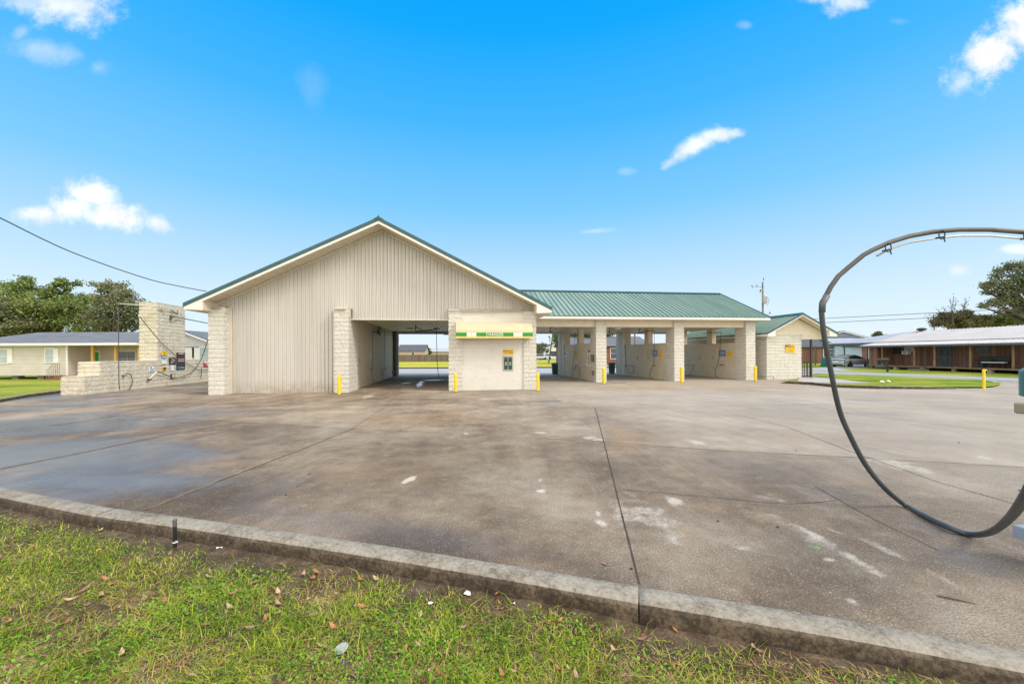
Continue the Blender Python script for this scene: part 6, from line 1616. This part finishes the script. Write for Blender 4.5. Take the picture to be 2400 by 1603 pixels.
# fallen leaves, one by one
def leaf_obj(mat, L_, W_, curl):
    mb = MB(); vs = []; fs = []; n = 8
    for i in range(n + 1):
        s = i / n; w_ = W_ * math.sin(math.pi * min(1, s * .92 + .06)) ** .8; x = (s - .5) * L_; zc = curl * (4 * (s - .5) ** 2) * L_
        vs += [(x, -w_ / 2, zc + curl * W_ * .8), (x, 0, zc), (x, w_ / 2, zc + curl * W_ * .8)]
    for i in range(n):
        for j in range(2): fs.append((i * 3 + j, i * 3 + 3 + j, i * 3 + 4 + j, i * 3 + 1 + j))
    mb.add(vs, fs); mb.tube([(-L_ / 2, 0, curl * L_), (-L_ / 2 - .012, 0, curl * L_ + .003)], .0008, 4); return mb
LC = {'orange-brown': (.40, .17, .07), 'pale tan': (.50, .33, .20), 'dull brown': (.26, .14, .08), 'pinkish brown': (.42, .24, .19)}
for k_, v_ in LC.items(): M['lf' + k_] = plain('leaf_' + k_.replace(' ', '_').replace('-', '_'), v_, .55, 0, .25, 60)
protos = {}; LEAVES = []
def leaf_at(x, y, kind, L_=.07, rz_=None, z=None, label=None):
    p = G(x, y, -.03 if z is None else z)
    if z is None: p.z = float(hgt(np.array([p.x]), np.array([p.y]))[0]) + .017
    key = (kind, round(L_, 2), random.random() < .5)
    if key not in protos:
        o = leaf_obj(None, L_, L_ * .40, .12 if key[2] else .22).build('fallen_leaf', M['lf' + kind], smooth=True); protos[key] = o
    else:
        o = protos[key].copy(); COL.objects.link(o)
    LEAVES.append((o, kind, p.copy())) if label is None else None
    o.location = p; o.rotation_euler = (random.uniform(-.35, .35), random.uniform(-.3, .3), random.uniform(0, 6.28) if rz_ is None else rz_)
    tag(o, label or f'{kind} fallen leaf lying among the grass of the near lawn', 'leaf', f'{kind} leaves on the near lawn'); return o
S7 = 900 / 2348
for x, y, kd in ((470, 600, 'pinkish brown'), (650, 640, 'orange-brown'), (700, 660, 'orange-brown'), (520, 700, 'dull brown'), (620, 735, 'pinkish brown'), (720, 805, 'pinkish brown'), (80, 815, 'dull brown'), (55, 895, 'orange-brown'), (400, 895, 'orange-brown'), (430, 765, 'pale tan'), (310, 885, 'dull brown'),
                 (1010, 765, 'orange-brown'), (1165, 785, 'dull brown'), (1280, 620, 'pinkish brown'), (1560, 655, 'orange-brown'), (1430, 730, 'dull brown'), (1405, 820, 'pale tan'), (1690, 845, 'pale tan'), (1850, 610, 'pinkish brown'), (1935, 595, 'orange-brown'), (1910, 628, 'orange-brown'), (2205, 645, 'orange-brown'), (2300, 645, 'pale tan'), (1700, 785, 'pinkish brown'), (1910, 860, 'pinkish brown'), (2215, 815, 'orange-brown'),
                 (2035, 940, 'orange-brown'), (1850, 990, 'orange-brown'), (1530, 945, 'pinkish brown'), (1620, 890, 'orange-brown'), (1260, 925, 'dull brown'), (1000, 945, 'pinkish brown'), (935, 1080, 'orange-brown'), (540, 1085, 'orange-brown'), (745, 1095, 'pale tan'), (1970, 1060, 'pale tan'), (2230, 1225, 'dull brown'), (1320, 1030, 'dull brown'), (120, 930, 'dull brown'), (1150, 860, 'dull brown'), (1700, 715, 'pale tan'), (610, 345, 'pale tan'), (205, 425, 'orange-brown')):
    leaf_at(x * S7, 1120 + y * S7, kd, .068 if y > 800 else .08)
for x, y, kd in ((225, 860, 'pale tan'), (485, 920, 'pinkish brown'), (380, 1085, 'pinkish brown'), (485, 1040, 'dull brown'), (130, 1070, 'orange-brown'), (210, 1040, 'pinkish brown'), (720, 1215, 'orange-brown'), (1175, 1200, 'pinkish brown'), (1405, 1060, 'pale tan'), (1010, 910, 'orange-brown'), (1075, 895, 'orange-brown'), (1780, 950, 'orange-brown'), (695, 735, 'orange-brown'), (1580, 1000, 'dull brown'), (2300, 1095, 'dull brown'), (2260, 1070, 'pinkish brown'), (1035, 860, 'dull brown'), (380, 1240, 'orange-brown'), (340, 1215, 'orange-brown'), (75, 1090, 'pale tan')):
    leaf_at(900 + x * S7, 1120 + y * S7, kd, .06)
rl_ = random.Random(77)
for _ in range(75):
    y_ = rl_.uniform(1215, 1600); x_ = rl_.uniform(0, 1900); p_ = G(x_, y_, -.02)
    if p_.y < float(kerb_y(p_.x)) - .26: leaf_at(x_, y_, rl_.choice(['orange-brown', 'pale tan', 'dull brown', 'dull brown', 'pinkish brown']), rl_.choice([.032, .04, .048]))
from collections import defaultdict
zones = defaultdict(list)
for o, kd, p in LEAVES:
    d = float(kerb_y(p.x)) - .2 - p.y; q = p.x / p.y
    band = 'close to the kerb' if d < .35 else 'in the upper lawn' if d < .8 else 'in the middle of the lawn' if p.y > 2.7 else 'near the bottom edge'
    zone = 'far left' if q < -1.05 else 'left, below the stake' if q < -.62 else 'left of the plastic lid' if q < -.4 else 'right of the lid' if q < -.05 else 'in the centre' if q < .35 else 'right half'
    zones[(kd, band, zone)].append((p.x, o))
ORD = ['leftmost', 'second', 'third', 'fourth', 'fifth', 'sixth', 'seventh', 'eighth', 'ninth', 'tenth', 'eleventh', 'twelfth']
for (kd, band, zone), l in zones.items():
    l.sort(key=lambda t: t[0])
    for i, (_, o) in enumerate(l):
        pre = f'{kd} leaf' if len(l) == 1 else f'{ORD[i]} {kd} leaf'
        o['label'] = f'{pre} {band}, {zone}'
leaf_at(1418, 1321, 'orange-brown', .065, 2.3, .012, 'orange-brown leaf lying alone on the dark concrete left of the long joint')
leaf_at(1043, 1126, 'orange-brown', .06, .2, .012, 'small orange-brown leaf on the concrete right of the left pale blotch')
leaf_at(700, 1138, 'dull brown', .06, .1, .012, 'thin brown leaf on the dark concrete left of the pale blotches')
for p_ in ((1683, 1222), (1822, 1235), (1510, 1288), (2195, 1055)):
    pass
# litter
def scrap(x, y, L_, W_, mat, label, name='paper_scrap', cat='litter', z=.03):
    p = G(x, y, -.04); t = MB(); rn = random.Random(int(x)); pts = []
    n = 7
    vs = [(0, 0, .012)]
    for i in range(n): a = 2 * math.pi * i / n; vs.append((.7 * L_ * math.cos(a) * rn.uniform(.7, 1), W_ * .7 * math.sin(a) * rn.uniform(.7, 1), rn.uniform(0, .02)))
    t.add(vs, [(0, 1 + i, 1 + (i + 1) % n) for i in range(n)]); o = t.build(name, M[mat]); o.location = (p.x, p.y, p.z + z); tag(o, label, cat); return o
scrap(514, 1293, .05, .035, 'whitep', 'crumpled white paper scrap right of the black stake')
scrap(588, 1294, .035, .03, 'whitep', 'small square white scrap by the kerb, right of the crumpled one')
scrap(1095, 1403, .05, .045, 'whitep', 'torn white tissue on the bare soil against the kerb')
scrap(1010, 1424, .03, .03, 'whitep', 'white triangular scrap in the grass below the kerb')
scrap(1203, 1427, .025, .02, 'steel', 'tiny silver wrapper on the soil by the kerb')
scrap(1977, 1555, .06, .03, 'boom', 'grey plastic strip in the grass at the right')
scrap(231, 1299, .035, .025, 'signy', 'small yellow scrap in the green grass at the left')
p = G(801, 1528, -.02); mb = MB(); mb.lathe([(.0, 0), (.036, .0), (.040, .006), (.033, .005), (.0, .004)], n=24)
o = mb.build('plastic_lid', plain('clear_plastic', (.35, .38, .33), .25, 0, .2, 50)); o.location = (p.x, p.y, p.z + .02); o.rotation_euler = (.2, -.15, 0); tag(o, 'round translucent plastic lid lying in the grass', 'litter')
p = G(410, 1301, -.06); t = empty('pipe_stake', p, 0, 'short black pipe stake standing in the grass beside the kerb', 'stake')
mb = MB(); mb.lathe([(.0155, -.1), (.0155, .30), (.0, .302)], n=14); mb.build('pipe', M['black'], t, smooth=False)
mb = MB(); mb.lathe([(.017, .262), (.017, .322), (.013, .33), (0, .33)], n=14); mb.build('cap', M['boom'], t)
mb = MB(); mb.tube([(.012, -.012, .13), (.03, -.012, .135), (.034, -.01, .12)], .003, 5); mb.lathe([(.018, .115), (.018, .125)], n=12); mb.build('tie', M['whitep'], t)
# stones on the concrete
mb0 = None
for (x, y), wh in zip(((1683, 1222), (1823, 1236), (725, 1111), (670, 1160), (2247, 1038), (1865, 1056), (2390, 1150), (1480, 1334)),
                      ('right of the long joint, left one of two', 'right of the long joint, right one of two', 'left of the pale blotch, farther one', 'left of the pale blotch, nearer one', 'beyond the hose at the right', 'left of the hanging hose', 'by the right edge', 'beside the foot of the long joint')):
    p = G(x, y, .0); mb = MB(); mb.lathe([(0, 0), (.011, .002), (.012, .008), (.006, .015), (0, .016)], n=7); o = mb.build('pebble', M['darkmetal']); o.location = p; tag(o, 'small dark pebble on the concrete ' + wh, 'pebble', 'pebbles on the concrete')
t = MB(); p = G(2195, 1396, .004); t.tube([(0, 0, .004), (.05, -.03, .006), (.11, -.06, .004), (.17, -.10, .006)], [.004, .006, .005, .002], 5); o = t.build('twig', M['bark']); o.location = p; tag(o, 'dark twig on the concrete at the lower right', 'twig')
for (x, y), lb in (((2068, 897), 'white paper litter in the island grass, left of the other'), ((2082, 896), 'white paper litter in the island grass, nearer the yellow bollard')):
    p = G(x, y, .1); mb = MB(); rn = random.Random(int(x)); vs = [(0, 0, .12)] + [(.12 * math.cos(a), .10 * math.sin(a), rn.uniform(0, .1)) for a in [i * 1.05 for i in range(6)]]
    mb.add(vs, [(0, 1 + i, 1 + (i + 1) % 6) for i in range(6)]); o = mb.build('paper_litter', M['whitep']); o.location = p; tag(o, lb, 'litter')
